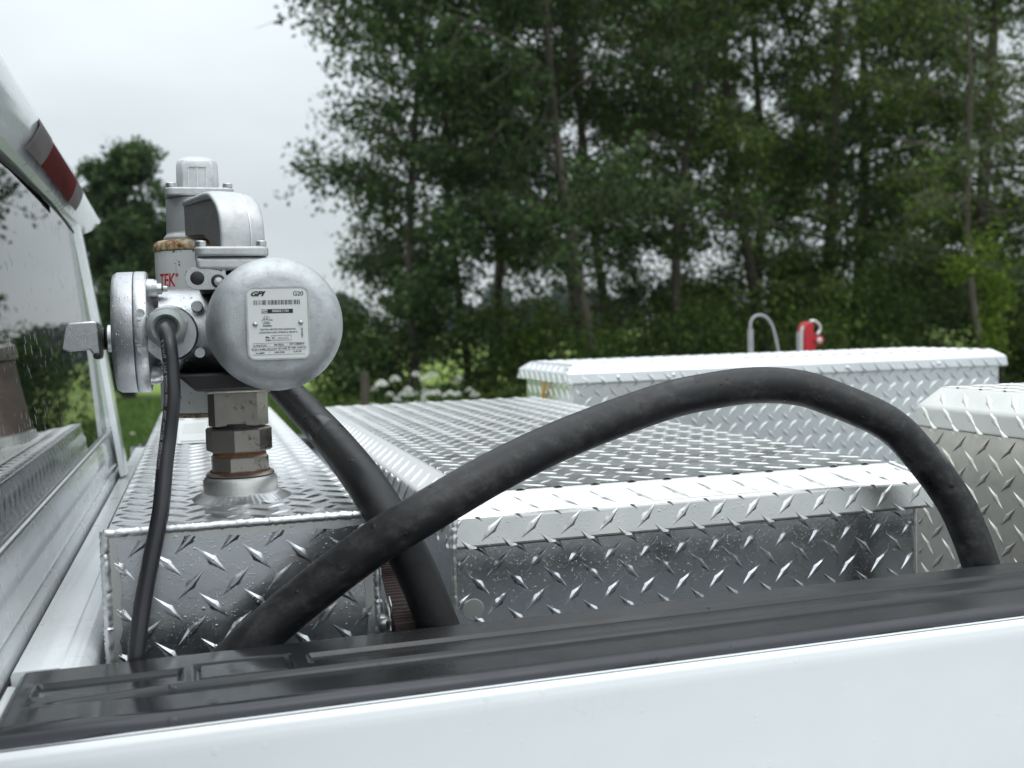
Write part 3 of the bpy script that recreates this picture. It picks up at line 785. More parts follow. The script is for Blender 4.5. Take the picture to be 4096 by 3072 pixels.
# oval boss on the body front and cable gland
G().lathe([(.0250, 1.0400), (.0268, 1.0430), (.0272, 1.090)], (-.0265, 0, 1.7515), 'Y', 48).build('gland_boss', M['shiny'], pump, 40)
G().lathe([(.0092, 1.0260), (.0105, 1.0180), (.0130, 1.0155), (.0165, 1.0190), (.0180, 1.0260), (.0180, 1.031)], (-.0285, 0, 1.7565), 'Y', 40).build('gland_nut', M['gland'], pump, 60)
g = G(); pr = [(.0195, 1.030), (.0205, 1.0315), (.0205, 1.0400)]
g.lathe(pr, (-.0285, 0, 1.7565), 'Y', 6, ph=.3); bevel(g.build('gland_hex', M['gland'], pump, 20), .0012, 2)
# round plugs on the body
for (x, z, m_) in ((-.0015, 1.7770, 'cast'), (-.0005, 1.7320, 'steel')):
    G().lathe([(.0048, 1.0490), (.0056, 1.0500), (.0056, 1.066)], (x + .0015, 0, z), 'Y', 24).build('plug', M[m_], pump, 40)
# lug with two holes above the body
lug = rrect(-.0095, .0315, 1.7925, 1.8150, .0105, 8)
lug = [(x, z + (-.0060 * (x + .0095) / .041 if z > 1.80 else 0)) for x, z in lug]
bevel(G().prism(lug, 'Y', 1.0350, 1.0450).build('mounting_lug', M['cast'], pump), .0015, 2)
for k, x in enumerate((.0015, .0205)):
    zc = 1.8035 - .003 * k
    G().lathe([(.0066, 1.0349), (.0058, 1.0344)][::-1], (x, 0, zc), 'Y', 28).build('hole', M['black_plastic'], pump, 40)
G().lathe([(.0012, 1.0315), (.0040, 1.0322), (.0046, 1.0335), (.0046, 1.0345)], (.0208, 0, 1.7998), 'Y', 20).build('screw', M['steel'], pump, 30)
# switch lever
lev = bpy.data.objects.new('switch_lever', None); link(lev, pump); lev.location = Vector((-.08, CYc, 1.750)) - off(pump)
G().lathe([(.0125, -.0860), (.0135, -.0850), (.0135, -.078)], (0, CYc, 1.7480), 'X', 28).build('shaft', M['steel'], lev, 40)
G().lathe([(.0095, -.0905), (.0110, -.0900), (.0110, -.0885), (.0095, -.0880), (.0110, -.0875), (.0095, -.086)], (0, CYc, 1.7480), 'X', 28).build('o_ring', M['rubber'], lev, 40)
hb = [(-.1270, 1.7370), (-.1262, 1.7470), (-.1205, 1.7605), (-.1170, 1.7635), (-.0960, 1.7650), (-.0925, 1.7620), (-.0915, 1.7380), (-.0990, 1.7345), (-.1090, 1.7350), (-.1160, 1.7330)]
hb = [(-.1265, 1.7385), (-.1255, 1.7440), (-.1225, 1.7600), (-.1190, 1.7640), (-.0955, 1.7655), (-.0925, 1.7630), (-.0912, 1.7330), (-.0925, 1.7275), (-.0955, 1.7275), (-.0985, 1.7340), (-.1010, 1.7375), (-.1085, 1.7370), (-.1190, 1.7362)]
bevel(G().prism(hb, 'Y', CYc - .020, CYc + .018).build('handle', M['shiny'], lev, 25), .0022, 2)
G().lathe([(.0020, CYc - .0206), (.0032, CYc - .0200)], (-.0948, 0, 1.7315), 'Y', 16).build('handle_pin', M['black_plastic'], lev)
# the motor
MC = (.0703, 0, 1.7575)
can = G().lathe([(.0008, .9655), (.042, .9658), (.0485, .9672), (.0545, .9712), (.0590, .9775), (.0615, .9860), (.0625, .9960), (.0625, 1.0220), (.0632, 1.0250), (.0632, 1.0400), (.0620, 1.0450), (.055, 1.0460)], MC, 'Y', 96).build('motor_can', M['can'], pump, 60)
npl = bevel(G().prism(rrect(.0432, .0975, 1.7260, 1.7905, .0060, 8), 'Y', .9632, .9655).build('nameplate', M['plate'], pump), .0007, 2)
PY = .96312
def pl(u, v_): return (.0432 + (u - 185) / (1365 - 185) * .0543 - (v_ - 800) * .0000016, 1.7905 - (v_ - 160) / (1535 - 160) * .0645)
fr = G(); rr = rrect(.0422, .0985, 1.7250, 1.7915, .0068, 8)
ri = rrect(.0436, .0971, 1.7264, 1.7901, .0056, 8); k = len(rr)
fr.add([(x, .9650, z) for x, z in rr] + [(x, .9628, z) for x, z in rr] + [(x, .9628, z) for x, z in ri] + [(x, .9650, z) for x, z in ri],
       [(a*k+i, a*k+(i+1) % k, (a+1)*k+(i+1) % k, (a+1)*k+i) for a in range(3) for i in range(k)])
fr.build('plate_border', M['steel'], npl, 50)
def T(s, u, v_, hpx, al='CENTER', xs=1.0, sh=0, rot=0):
    x, z = pl(u, v_); return (s, x, PY, z, hpx / 1375 * .0645 * 1.40, al, xs, sh, rot)
sp_ = [T('GPI', 355, 280, 92, xs=1.3, sh=.45), T('G20', 1160, 285, 84, xs=1.0), T('S/N', 512, 622, 44), 
       T('UL', 543, 762, 54), T('c', 465, 785, 40), T('us', 638, 780, 40), T('LISTED', 548, 848, 32), T('E482006', 563, 897, 34),
       T('ELECTRIC MOTOR FOR HAZARDOUS', 768, 968, 31, xs=.92), T('LOCATIONS CLASS I, DIVISION 2, GROUP D', 775, 1027, 31, xs=.86),
       T('Mfg.', 567, 1122, 36), T('Date', 577, 1175, 36), T('B', 672, 1138, 42), T('142233-02', 1238, 1045, 34, rot=math.pi / 2, xs=.95),
       T('12 VOLTS DC', 418, 1277, 33, xs=.95), T('PM FIELD', 787, 1270, 33), T('52°C AMBIENT', 1140, 1262, 33, xs=.92),
       T('30 ON / 30 MIN. OFF DUTY', 500, 1348, 31, xs=.92), T('90°C RISE', 856, 1342, 31, xs=.9), T('OP. TEMP. CODE T2C', 1140, 1336, 31, xs=.86),
       T('24 AMPS', 420, 1424, 33), T('2600 RPM', 795, 1416, 33), T('0.30 HP', 1148, 1410, 33)]
text_mesh(sp_, 'lettering', M['ink'], npl)
text_mesh([T('JAN1523', 868, 1140, 40)], 'date_stamp', M['greyink'], npl)
g = G()
def pbox(u0, u1, v0, v1, y=PY, d=.00014):
    x0, zt = pl(u0, v0); x1, zb = pl(u1, v1); g.box(x0, x1, y - d, y, zb, zt)
u = 300; rb = random.Random(5)
while u < 1195:
    bw = rb.choice((7, 14, 20, 26)); pbox(u, min(u + bw, 1197), 400, 490); u += bw + rb.choice((8, 14, 20))
g.build('barcode', M['ink'], npl, 0)
g = G(); pbox(568, 1062, 575, 655)
def frame(u0, u1, v0, v1, w_=5):
    pbox(u0, u1, v0, v0 + w_); pbox(u0, u1, v1 - w_, v1); pbox(u0, u0 + w_, v0 + w_, v1 - w_); pbox(u1 - w_, u1, v0 + w_, v1 - w_)
frame(450, 566, 575, 655); frame(632, 708, 1085, 1187); frame(710, 1030, 1083, 1183)
for v_ in (1230, 1300, 1372, 1455): pbox(280, 1300, v_, v_ + 4)
for u_, a, b_ in ((595, 1234, 1300), (985, 1234, 1300), (745, 1304, 1372), (965, 1304, 1372), (600, 1376, 1455), (990, 1376, 1455)): pbox(u_, u_ + 4, a, b_)
g.build('printed_box', M['ink'], npl, 0)
text_mesh([(*T('000021134', 815, 614, 50)[:2], PY - .00016, *T('000021134', 815, 614, 50)[3:])], 'serial_number', M['plate'], npl)
cx_, cz_ = pl(545, 762); G().lathe([(.00262, PY - .00014), (.00282, PY - .00014), (.00282, PY), (.00262, PY)], (cx_, 0, cz_), 'Y', 32)
g = G(); k = 32; ring = []
for r_ in (.00262, .00285):
    for yy in (PY - .00014, PY): ring += [(cx_ + r_ * math.cos(2*math.pi*i/k), yy, cz_ + r_ * math.sin(2*math.pi*i/k)) for i in range(k)]
g.add(ring, [(a*k+i, a*k+(i+1) % k, b_*k+(i+1) % k, b_*k+i) for a, b_ in ((0, 1), (1, 3), (3, 2), (2, 0)) for i in range(k)]).build('logo_ring', M['ink'], npl, 0)
for u_, v_ in ((330, 862), (1212, 845)):
    x, z = pl(u_, v_); G().lathe([(.0003, .9612), (.0012, .9614), (.0020, .9621), (.0024, .9632)], (x, 0, z), 'Y', 24).build('rivet', M['steel'], npl, 60)

# ================================================================== FILTER
FX, FY = .0078, 1.205
filt = thing('fuel_filter', 'white spin-on fuel filter with rusty rim and cast head, behind the pump', 'filter', (FX, FY, 1.665))
G().lathe([(.044, 1.6640), (.0480, 1.6655), (.0500, 1.6700), (.0500, 1.8400)], (FX, FY, 0), n=72).build('canister', M['canister'], filt, 40)
G().lathe([(.0500, 1.8405), (.0512, 1.8415), (.0516, 1.8440), (.0505, 1.8490), (.0470, 1.8520), (.040, 1.8525)], (FX, FY, 0), n=72).build('rim', M['rustmetal'], filt, 40)
G().lathe([(.0465, 1.6600), (.0470, 1.6640), (.03, 1.665)], (FX, FY, 0), n=48).build('gasket', M['rustmetal'], filt, 40)
bevel(G().lathe([(.0400, 1.8515), (.0400, 1.8560), (.0365, 1.8600), (.0360, 1.8985)], (FX, FY, 0), n=56).build('filter_head', M['cast'], filt, 30), .001, 1)
bevel(G().prism(rrect(-.0280, .0436, FY - .036, FY + .036, .009), 'Z', 1.8990, 1.9080).build('head_flange', M['cast'], filt), .0018, 3)
for x in (-.0215, .0372):
    for y in (FY - .029, FY + .029): bolt(x, y, 1.9080, filt, .0052, .0050)
# cap: blocky chamfered dome
def loop(hx, hy, z, c): return [(FX - .0015 + x, FY + y, z) for x, y in ((-hx, -hy + c), (-hx + c, -hy), (hx - c, -hy), (hx, -hy + c), (hx, hy - c), (hx - c, hy), (-hx + c, hy), (-hx, hy - c))]
lv = [loop(.0222, .0222, 1.9080, .006), loop(.0218, .0218, 1.9330, .006), loop(.0205, .0200, 1.9395, .007), loop(.0125, .0120, 1.9440, .005), loop(.0040, .0040, 1.9455, .001)]
vs = sum(lv, []); fs = [(k*8+i, k*8+(i+1) % 8, (k+1)*8+(i+1) % 8, (k+1)*8+i) for k in range(4) for i in range(8)] + [tuple(range(8))[::-1], tuple(32+i for i in range(8))]
bevel(G().add(vs, fs).build('filter_cap', M['cast'], filt, 40), .0012, 2)
g = G(); xm = FX - .0015
for x0, x1, z0_, z1_ in ((xm - .0098, xm - .0090, 1.909, 1.9315), (xm + .0090, xm + .0098, 1.909, 1.9315), (xm - .0098, xm + .0098, 1.9315, 1.9322), (xm - .0005, xm + .0005, 1.909, 1.9330)):
    g.box(x0, x1, FY - .0230, FY - .0212, z0_, z1_)
g.build('cap_panel_line', M['weld'], filt)
def wrapc(p):
    a = (p.x - FX) / .0501; r_ = .0501 + (FY - .0501 - p.y); return Vector((FX + r_ * math.sin(a), FY - r_ * math.cos(a), p.z))
text_mesh([('TEK', -.0355, FY - .0501, 1.8080, .0200, 'CENTER', .70, .10, 0), ('®', -.0205, FY - .0501, 1.8135, .0050, 'CENTER', 1, 0, 0)], 'red_lettering', M['red'], filt, wrap=wrapc)

# ================================================================== CABLE, HOSES
cab_pts = [(-.0287, 1.030, 1.7565), (-.0282, 1.010, 1.7560), (-.0272, .994, 1.7515), (-.0255, .984, 1.7400), (-.0244, .978, 1.7200), (-.0246, .970, 1.692), (-.0289, .965, 1.6611), (-.0329, .955, 1.6344), (-.0375, .940, 1.5977), (-.0458, .928, 1.5615), (-.0537, .917, 1.5262), (-.0591, .905, 1.4932), (-.0607, .902, 1.4761), (-.0623, .905, 1.44), (-.05, .915, 1.35), (.03, .92, 1.15), (.10, .93, .96)]
cp = spline(cab_pts, 10)
cable = G().tube(cp, .0072, 20).build('power_cable', M['cable'], None, 60)
tag(cable, 'thin black rubber power cable hanging from the grey gland of the pump', 'cable')
# faint print along the cable
def cable_print():
    V_, F_ = [], []
    L = [0.0]
    for a, b_ in zip(cp[:-1], cp[1:]): L.append(L[-1] + (b_ - a).length)
    def at(s_):
        for i in range(len(L) - 1):
            if L[i+1] >= s_: 
                k = (s_ - L[i]) / (L[i+1] - L[i]); return cp[i].lerp(cp[i+1], k), (cp[i+1] - cp[i]).normalized()
    c = bpy.data.curves.new('t', 'FONT'); c.body = '2 AWG  TYPE SOOW 600V  90C WATER RESISTANT'; c.size = .0052; c.extrude = .0001
    o = bpy.data.objects.new('t', c); COL.objects.link(o); dg = bpy.context.evaluated_depsgraph_get(); me = bpy.data.meshes.new_from_object(o.evaluated_get(dg))
    for v in me.vertices:
        r_ = at(.048 + v.co.x); p, d = r_
        side_ = Vector((-.75, -.66, 0)); side_ = (side_ - d * side_.dot(d)).normalized(); tn = side_.cross(d) 
        a = (v.co.y - .002) / .0072
        V_.append(tuple(p + (side_ * math.cos(a) - tn * math.sin(a)) * (.00722 + v.co.z)))
    F_ = [tuple(q.vertices) for q in me.polygons]
    bpy.data.objects.remove(o); bpy.data.curves.remove(c)
    mk('cable_print', V_, F_, M['greyink'], cable, 0)
cable_print()
def wob(pts, a):
    return [p + Vector((math.sin(i * .31) + math.sin(i * .117 + 2), math.cos(i * .23), math.sin(i * .19 + 1))) * a for i, p in enumerate(pts)]
h2 = [(.02, .955, 1.25), (.0, .935, 1.38), (.0036, .925, 1.4436), (.0259, .915, 1.4735), (.0758, .912, 1.5136), (.1384, .895, 1.5616), (.1856, .885, 1.5887), (.2588, .905, 1.6186), (.3427, .94, 1.6417), (.4531, .97, 1.6676), (.5118, .98, 1.676), (.5658, .985, 1.6793), (.615, .985, 1.6758), (.6521, .98, 1.6659), (.7159, .96, 1.6342), (.7542, .95, 1.5957), (.7841, .94, 1.5515), (.7994, .93, 1.5119), (.8078, .92, 1.4737), (.8156, .915, 1.4357), (.82, .915, 1.30), (.80, .93, 1.10)]
o = G().tube(wob(spline(h2, 9), .0003), .0196, 36).build('fuel_hose', M['hose'], None, 60)
tag(o, 'thick black hose arching high over the middle tool box', 'hose', 'thick black fuel hoses')
h1 = [(.070, 1.22, 1.745), (.0737, 1.33, 1.735), (.085, 1.36, 1.705), (.1010, 1.31, 1.6790), (.1128, 1.24, 1.6615), (.1325, 1.1, 1.632), (.1466, .975, 1.6045), (.1639, .930, 1.5683), (.1845, .922, 1.5231), (.1997, .918, 1.4794), (.2067, .915, 1.447), (.213, .915, 1.35), (.21, .93, 1.15)]
o = G().tube(wob(spline(h1, 9), .0003), .0190, 36).build('fuel_hose', M['hose_wet'], None, 60)
tag(o, 'thick black hose running down from behind the round motor and under the other hose', 'hose', 'thick black fuel hoses')

# ================================================================== RATCHET STRAP
strap = thing('ratchet_strap', 'brown webbing ratchet strap between the fuel tank and the middle tool box', 'strap', (.172, .985, 1.42))
pts = [(.1720, 1.010, 1.575), (.1712, .990, 1.545), (.1712, .983, 1.520), (.1725, .978, 1.507), (.1730, .962, 1.496), (.1730, .945, 1.490), (.1735, .932, 1.482), (.174, .929, 1.468), (.175, .940, 1.38)]
pp = spline(pts, 6); vs = []; fs = []
for i, p in enumerate(pp):
    hw = .0120; dy = .0012
    for (a, b_) in ((-hw, -dy), (hw, -dy), (hw, dy), (-hw, dy)): vs.append((p.x + a, p.y + b_ + .0008 * math.sin(i * .9), p.z))
for i in range(len(pp) - 1):
    for j in range(4): fs.append((i*4+j, i*4+(j+1) % 4, (i+1)*4+(j+1) % 4, (i+1)*4+j))
G().add(vs, fs).build('webbing', M['webbing'], strap, 60)
G().lathe([(.0125, .1600), (.0130, .1610), (.0118, .1660), (.0130, .1740), (.0120, .1820), (.0128, .1890)], (0, .944, 1.477), 'X', 28).build('webbing_roll', M['webbing'], strap, 60)
rt = bpy.data.objects.new('ratchet', None); link(rt, strap); rt.location = Vector((.172, .965, 1.462)) - off(strap)
for x in (.1565, .1870):
    pl_ = [(math.cos(a) * (.0185 if i % 2 else .0165), math.sin(a) * (.0185 if i % 2 else .0165)) for i, a in enumerate(np.linspace(0, 2 * math.pi, 25)[:-1])]
    bevel(G().prism([(.942 + p, 1.4795 + q) for p, q in pl_], 'X', x, x + .0018).build('side_plate', M['steel'], rt), .0003, 1)
    bevel(G().prism([(.935, 1.440), (.955, 1.440), (.957, 1.492), (.947, 1.501), (.936, 1.494)], 'X', x + .0035, x + .0050).build('frame_plate', M['steel'], rt), .0004, 1)
G().lathe([(.0020, .1470), (.0062, .1480), (.0080, .1500), (.0085, .1540)], (0, .938, 1.4790), 'X', 24).build('axle_knob', M['steel'], rt, 50)
G().lathe([(.0050, .152), (.0050, .196)], (0, .942, 1.4795), 'X', 16).build('axle', M['steel'], rt)

# ================================================================== TOOL BOXES
def lid_shell(x0, x1, y0, y1, zb, zf, zt, tilt, bev, name, m, parent, backbev=.01):
    """lid: flange leaning in by tilt, bevel of width bev, flat top"""
    L0 = [(x0, y0), (x1, y0), (x1, y1), (x0, y1)]
    def ins(d): return [(x0 + d, y0 + d), (x1 - d, y0 + d), (x1 - d, y1 - d), (x0 + d, y1 - d)]
    lv = [(ins(.006), zb), (ins(0), zb + .0005), (ins(tilt), zf), (ins(tilt + bev), zt)]
    vs = [(x, y, z) for q, z in lv for x, y in q]
    fs = [(k*4+i, k*4+(i+1) % 4, (k+1)*4+(i+1) % 4, (k+1)*4+i) for k in range(3) for i in range(4)] + [(12, 13, 14, 15), (3, 2, 1, 0)]
    return bevel(G().add(vs, fs).build(name, m, parent, 0), .0035, 3, 12)
# middle box
tb = thing('tool_box', 'long diamond plate tool box across the bed, between the fuel tank and the rear box', 'tool box', (.52, 1.7, .93))
BX0, BX1, BY0, BYb = .2420, .8085, 1.030, 2.38
bevel(G().box(BX0, BX1, BY0, BYb, .935, 1.530).build('box_body', M['tank'], tb, 0), .002, 2)
LX0, LX1, LY0, LY1 = .2340, .8150, .9985, 2.41; ZB, ZF, ZTP = 1.5262, 1.5585, 1.5770; TI, BE = .0045, .0330
lid_shell(LX0, LX1, LY0, LY1, ZB, ZF, ZTP, TI, BE, 'lid', M['lid'], tb)
front_top = G().add([(LX0+TI+BE+.004, LY0+TI+BE+.004, ZTP+.0004), (LX1-TI-BE-.004, LY0+TI+BE+.004, ZTP+.0004), (LX1-TI-BE-.004, LY1-.045, ZTP+.0004), (LX0+TI+BE+.004, LY1-.045, ZTP+.0004)], [(0,1,2,3)]).build('lid_top', M['treadtop'], tb, 0)
fU = Vector((1, 0, 0)); fV = Vector((0, TI, ZF - ZB)).normalized(); bV = Vector((0, BE, ZTP - ZF)).normalized(); fh = math.hypot(TI, ZF - ZB); bh = math.hypot(BE, ZTP - ZF)
lV = Vector((TI, 0, ZF - ZB)).normalized(); lb = Vector((BE, 0, ZTP - ZF)).normalized()
PU, PV = .0425, .0201
tread(tb, [
    ((0, BY0, 0), fU, (0, 0, 1), BX0 + .006, BX1 - .004, 1.36, 1.5262, (.2695, 1.4819), PU, PV, M['tank']),
    ((0, LY0, ZB), fU, fV, LX0 + .004, LX1 - .004, .0005, fh, (.2560, -.0015), PU, .0205, M['lid']),
    ((0, LY0 + TI, ZF), fU, bV, LX0 + .02, LX1 - .02, 0.001, bh - .002, (.2560 + PU / 2 , .0205 - .001 - .0205 + .017), PU, .0410, M['lid']),
    ((0, 0, ZTP), fU, (0, 1, 0), LX0 + TI + BE + .002, LX1 - TI - BE - .002, LY0 + TI + BE, LY1 - .04, (.2560, 1.058), PU, .0205, M['treadtop']),
    ((LX0, 0, ZB), (0, -1, 0), lV, -LY1 + .04, -LY0 - .01, .0005, fh, (-1.06, 0), PU, .0205, M['tread']),
    ((LX0 + TI, 0, ZF), (0, -1, 0), lb, -LY1 + .04, -LY0 - .03, 0.001, bh - .002, (-1.05, .018), PU, .0410, M['tread']),
    ((LX1 - TI, 0, ZF), (0, 1, 0), Vector((-BE, 0, ZTP - ZF)), LY0 + .03, LY1 - .04, 0.001, bh - .002, (1.05, .018), PU, .0410, M['tread']),
], 300)
weld('weld_bead', (BX0 + .001, BY0 - .0005, 1.36), (BX0 + .001, BY0 - .0005, 1.525), .0030, M['matte'], tb)
weld('weld_bead', (LX0 + .002, LY0 + .001, ZB + .002), (LX0 + .004, LY0 + .004, ZF), .0042, M['weld'], tb)
weld('weld_bead', (LX1 - .002, LY0 + .001, ZB + .002), (LX1 - .0045, LY0 + TI, ZF), .0030, M['weld'], tb)
weld('weld_bead', (LX1 - .0045, LY0 + TI, ZF), (LX1 - TI - BE, LY0 + TI + BE, ZTP), .0025, M['weld'], tb)
weld('weld_bead', (BX1 - .001, BY0 - .0005, 1.36), (BX1 - .001, BY0 - .0005, 1.525), .0016, M['matte'], tb)
G().lathe([(.0110, BY0 - .0012), (.0118, BY0 - .0004)], (.2625, 0, 1.4560), 'Y', 24).build('ground_patch', M['matte'], tb)

# rear box at the right edge
rb_ = thing('tool_box', 'dull weathered diamond plate box at the rear of the bed, cut by the right edge', 'tool box', (1.25, 1.05, .93), None)
RX0, RX1, RY0, RY1 = .9200, 1.62, .915, 1.1780
G().box(RX0 + .004, RX1 - .02, RY0 + .01, RY1 - .004, .935, 1.603).build('box_body', M['dusty'], rb_, 0)
lid_shell(RX0, RX1, RY0, RY1, 1.6005, 1.6280, 1.6540, .003, .022, 'lid', M['matte'], rb_)
lv2 = Vector((.003, 0, .0275)).normalized(); lb2 = Vector((.022, 0, .026)).normalized()
tread(rb_, [
    ((RX0 + .004, 0, 0), (0, -1, 0), (0, 0, 1), -RY1 + .010, -RY0 - .01, 1.32, 1.600, (-1.0700, 1.5650), .0415, .0201, M['dusty']),
    ((RX0, 0, 1.6005), (0, -1, 0), lv2, -RY1 + .006, -RY0, .001, .0275, (-1.070, .0195), .0415, .0400, M['matte']),
    ((RX0, 0, 1.6005), (0, -1, 0), lv2, -RY1 + .006, -RY0, .0005, .0275, (-1.050, -.001), .0415, .0800, M['matte']),
    ((RX0 + .003, 0, 1.6280), (0, -1, 0), lb2, -RY1 + .02, -RY0, .001, .033, (-1.07 + .02, .016), .0415, .0415, M['matte']),
    ((0, RY0 + .010, 0), (1, 0, 0), (0, 0, 1), RX0 + .012, RX1 - .03, 1.42, 1.600, (.95, 1.5650), .0415, .0201, M['dusty']),
    ((0, RY0, 1.6005), (1, 0, 0), Vector((0, .003, .0275)), RX0 + .004, RX1 - .004, .001, .0275, (.955, .0195), .0415, .0400, M['matte']),
    ((0, RY0 + .003, 1.6280), (1, 0, 0), Vector((0, .022, .026)), RX0 + .02, RX1 - .02, .001, .033, (.975, .016), .0415, .0415, M['matte']),
    ((0, 0, 1.6540), (1, 0, 0), (0, 1, 0), RX0 + .026, RX1 - .03, RY0 + .03, RY1 - .03, (.96, .97), .0415, .0205, M['treadtop'])], 300)

# long box on the far bed rail
fb = thing('tool_box', 'long bright diamond plate tool box lying along the far bed rail', 'tool box', (1.40, 2.39, 1.30))
FX0, FX1, FY0, FY1 = .7935, 2.0165, 2.1980, 2.575
G().box(FX0 + .020, FX1 - .020, FY0 + .014, FY1 - .014, 1.325, 1.617).build('box_body', M['far'], fb, 0)
lid_shell(FX0, FX1, FY0, FY1, 1.6125, 1.6400, 1.6570, .003, .024, 'lid', M['far'], fb)
fv2 = Vector((0, .003, .0275)).normalized(); fb2 = Vector((0, .024, .017)).normalized()
el2 = Vector((.003, 0, .0275)).normalized(); eb2 = Vector((.024, 0, .017)).normalized()
tread(fb, [
    ((0, FY0 + .014, 0), (1, 0, 0), (0, 0, 1), FX0 + .024, FX1 - .024, 1.330, 1.6125, (.83, 1.593), .0410, .0201, M['far']),
    ((0, FY0, 1.6125), (1, 0, 0), fv2, FX0 + .004, FX1 - .004, .001, .027, (.84, .010), .0410, .0400, M['far']),
    ((0, FY0 + .003, 1.6400), (1, 0, 0), fb2, FX0 + .03, FX1 - .03, .001, .029, (.86, .012), .0410, .0400, M['far']),
    ((FX0, 0, 1.6125), (0, -1, 0), el2, -FY1 + .004, -FY0 - .004, .001, .027, (-2.25, .012), .0410, .0400, M['far']),
    ((FX0 + .003, 0, 1.6400), (0, -1, 0), eb2, -FY1 + .03, -FY0 - .03, .001, .028, (-2.27, .012), .0410, .0400, M['far']),
    ((FX0 + .020, 0, 0), (0, -1, 0), (0, 0, 1), -FY1 + .02, -FY0 - .02, 1.45, 1.610, (-2.25, 1.590), .0410, .0201, M['far']),
    ((0, 0, 1.6570), (1, 0, 0), (0, 1, 0), FX0 + .03, FX1 - .03, FY0 + .03, FY1 - .03, (.84, 2.24), .0410, .0205, M['far'])], 300)
for x in (.92, 1.06, 1.27, 1.53, 1.80):
    G().lathe([(.0015, FY0 - .0035), (.0040, FY0 - .0025), (.0048, FY0 + .002)], (x, 0, 1.6260), 'Y', 14).build('rivet', M['far'], fb, 60)
o = G().tube(spline([(.800, 2.385, 1.6140), (.8035, 2.388, 1.6050), (.8045, 2.395, 1.590), (.8075, 2.41, 1.575), (.8065, 2.42, 1.555), (.8075, 2.42, 1.50), (.80, 2.415, 1.36)], 6), .0042, 10).build('cord', M['yellow'], None, 60)
tag(o, 'short yellow cord hanging from under the lid of the far tool box', 'cord')

# things beyond the truck: bent pipe and red hydrant
o = thing('bent_pipe', 'grey pipe bent over like a hook, behind the far tool box', 'pipe', (1.952, 3.4, 0))
G().tube([(1.952, 3.4, 0), (1.952, 3.4, .9), (1.952, 3.4, 1.715)], .0105, 16).build('post', M['grey'], o, 60)
hk = [(1.952, 3.4, 1.70), (1.953, 3.4, 1.735), (1.965, 3.4, 1.757), (1.990, 3.4, 1.766), (2.020, 3.4, 1.756), (2.042, 3.4, 1.728), (2.055, 3.4, 1.69), (2.066, 3.4, 1.64), (2.085, 3.4, 1.55), (2.10, 3.4, 1.45)]
G().tube(spline(hk, 6), .0058, 14).build('hook', M['grey'], o, 60)
hy = thing('hydrant', 'small red hydrant head with a silver lever, behind the far tool box', 'hydrant', (2.185, 3.4, 0))
G().lathe([(.016, 0), (.016, 1.70)], (2.165, 3.4, 0), n=20).build('standpipe', M['grey'], hy)
bevel(G().prism([(2.168, 1.52), (2.196, 1.52), (2.2145, 1.6350), (2.226, 1.668), (2.205, 1.700), (2.209, 1.722), (2.196, 1.738), (2.176, 1.735), (2.166, 1.715), (2.164, 1.64)], 'Y', 3.375, 3.425).build('head', M['redpaint'], hy), .006, 2)
G().lathe([(.010, 3.365), (.0175, 3.368), (.0175, 3.39)], (2.2245, 0, 1.6665), 'Y', 20).build('spout_ring', M['redpaint'], hy, 50)
G().lathe([(.004, 3.360), (.011, 3.362), (.011, 3.372)], (2.2205, 0, 1.6665), 'Y', 16).build('spout', M['matte'], hy, 50)
G().tube(spline([(2.190, 3.38, 1.738), (2.212, 3.38, 1.738), (2.232, 3.38, 1.722), (2.234, 3.38, 1.703), (2.222, 3.38, 1.688)], 5), .0060, 10).build('lever', M['matte'], hy, 60)
G().tube([(2.154, 3.38, 1.56), (2.155, 3.38, 1.70), (2.162, 3.38, 1.72)], .0055, 10).build('lever_rod', M['matte'], hy, 60)

# ================================================================== VEGETATION
RNG = np.random.default_rng(11)
def leaves_mesh(name, P, size, m, parent, kind='stuff', droop=.35, aspect=.55, offs=(0, 0, 0)):
    """one folded four-corner leaf at every point of P"""
    n = len(P); 
    d = RNG.normal(size=(n, 3)); d[:, 2] -= droop; d /= np.linalg.norm(d, axis=1)[:, None]
    u = RNG.normal(size=(n, 3)); u[:, 2] += .8; w_ = np.cross(d, u); w_ /= np.linalg.norm(w_, axis=1)[:, None] + 1e-9
    s = (size * RNG.uniform(.6, 1.25, n))[:, None]; nn = np.cross(d, w_)
    a = P; b_ = P + d * s * .5 + w_ * s * aspect * .5 + nn * s * .06; c = P + d * s; e = P + d * s * .5 - w_ * s * aspect * .5 + nn * s * .06
    V = np.stack([a, b_, c, e], 1).reshape(-1, 3) - np.array(off(parent))
    me = bpy.data.meshes.new(name); me.vertices.add(4 * n); me.vertices.foreach_set('co', V.ravel())
    i = np.arange(n) * 4
    F = np.stack([i, i + 1, i + 2, i, i + 2, i + 3], 1).reshape(-1)
    me.loops.add(6 * n); me.loops.foreach_set('vertex_index', F.astype(np.int32)); me.polygons.add(2 * n)
    me.polygons.foreach_set('loop_start', np.arange(2 * n) * 3); me.polygons.foreach_set('loop_total', np.full(2 * n, 3))
    me.materials.append(m); me.update(calc_edges=True)
    o = link(bpy.data.objects.new(name, me), parent)
    if kind: o['kind'] = kind
    return o
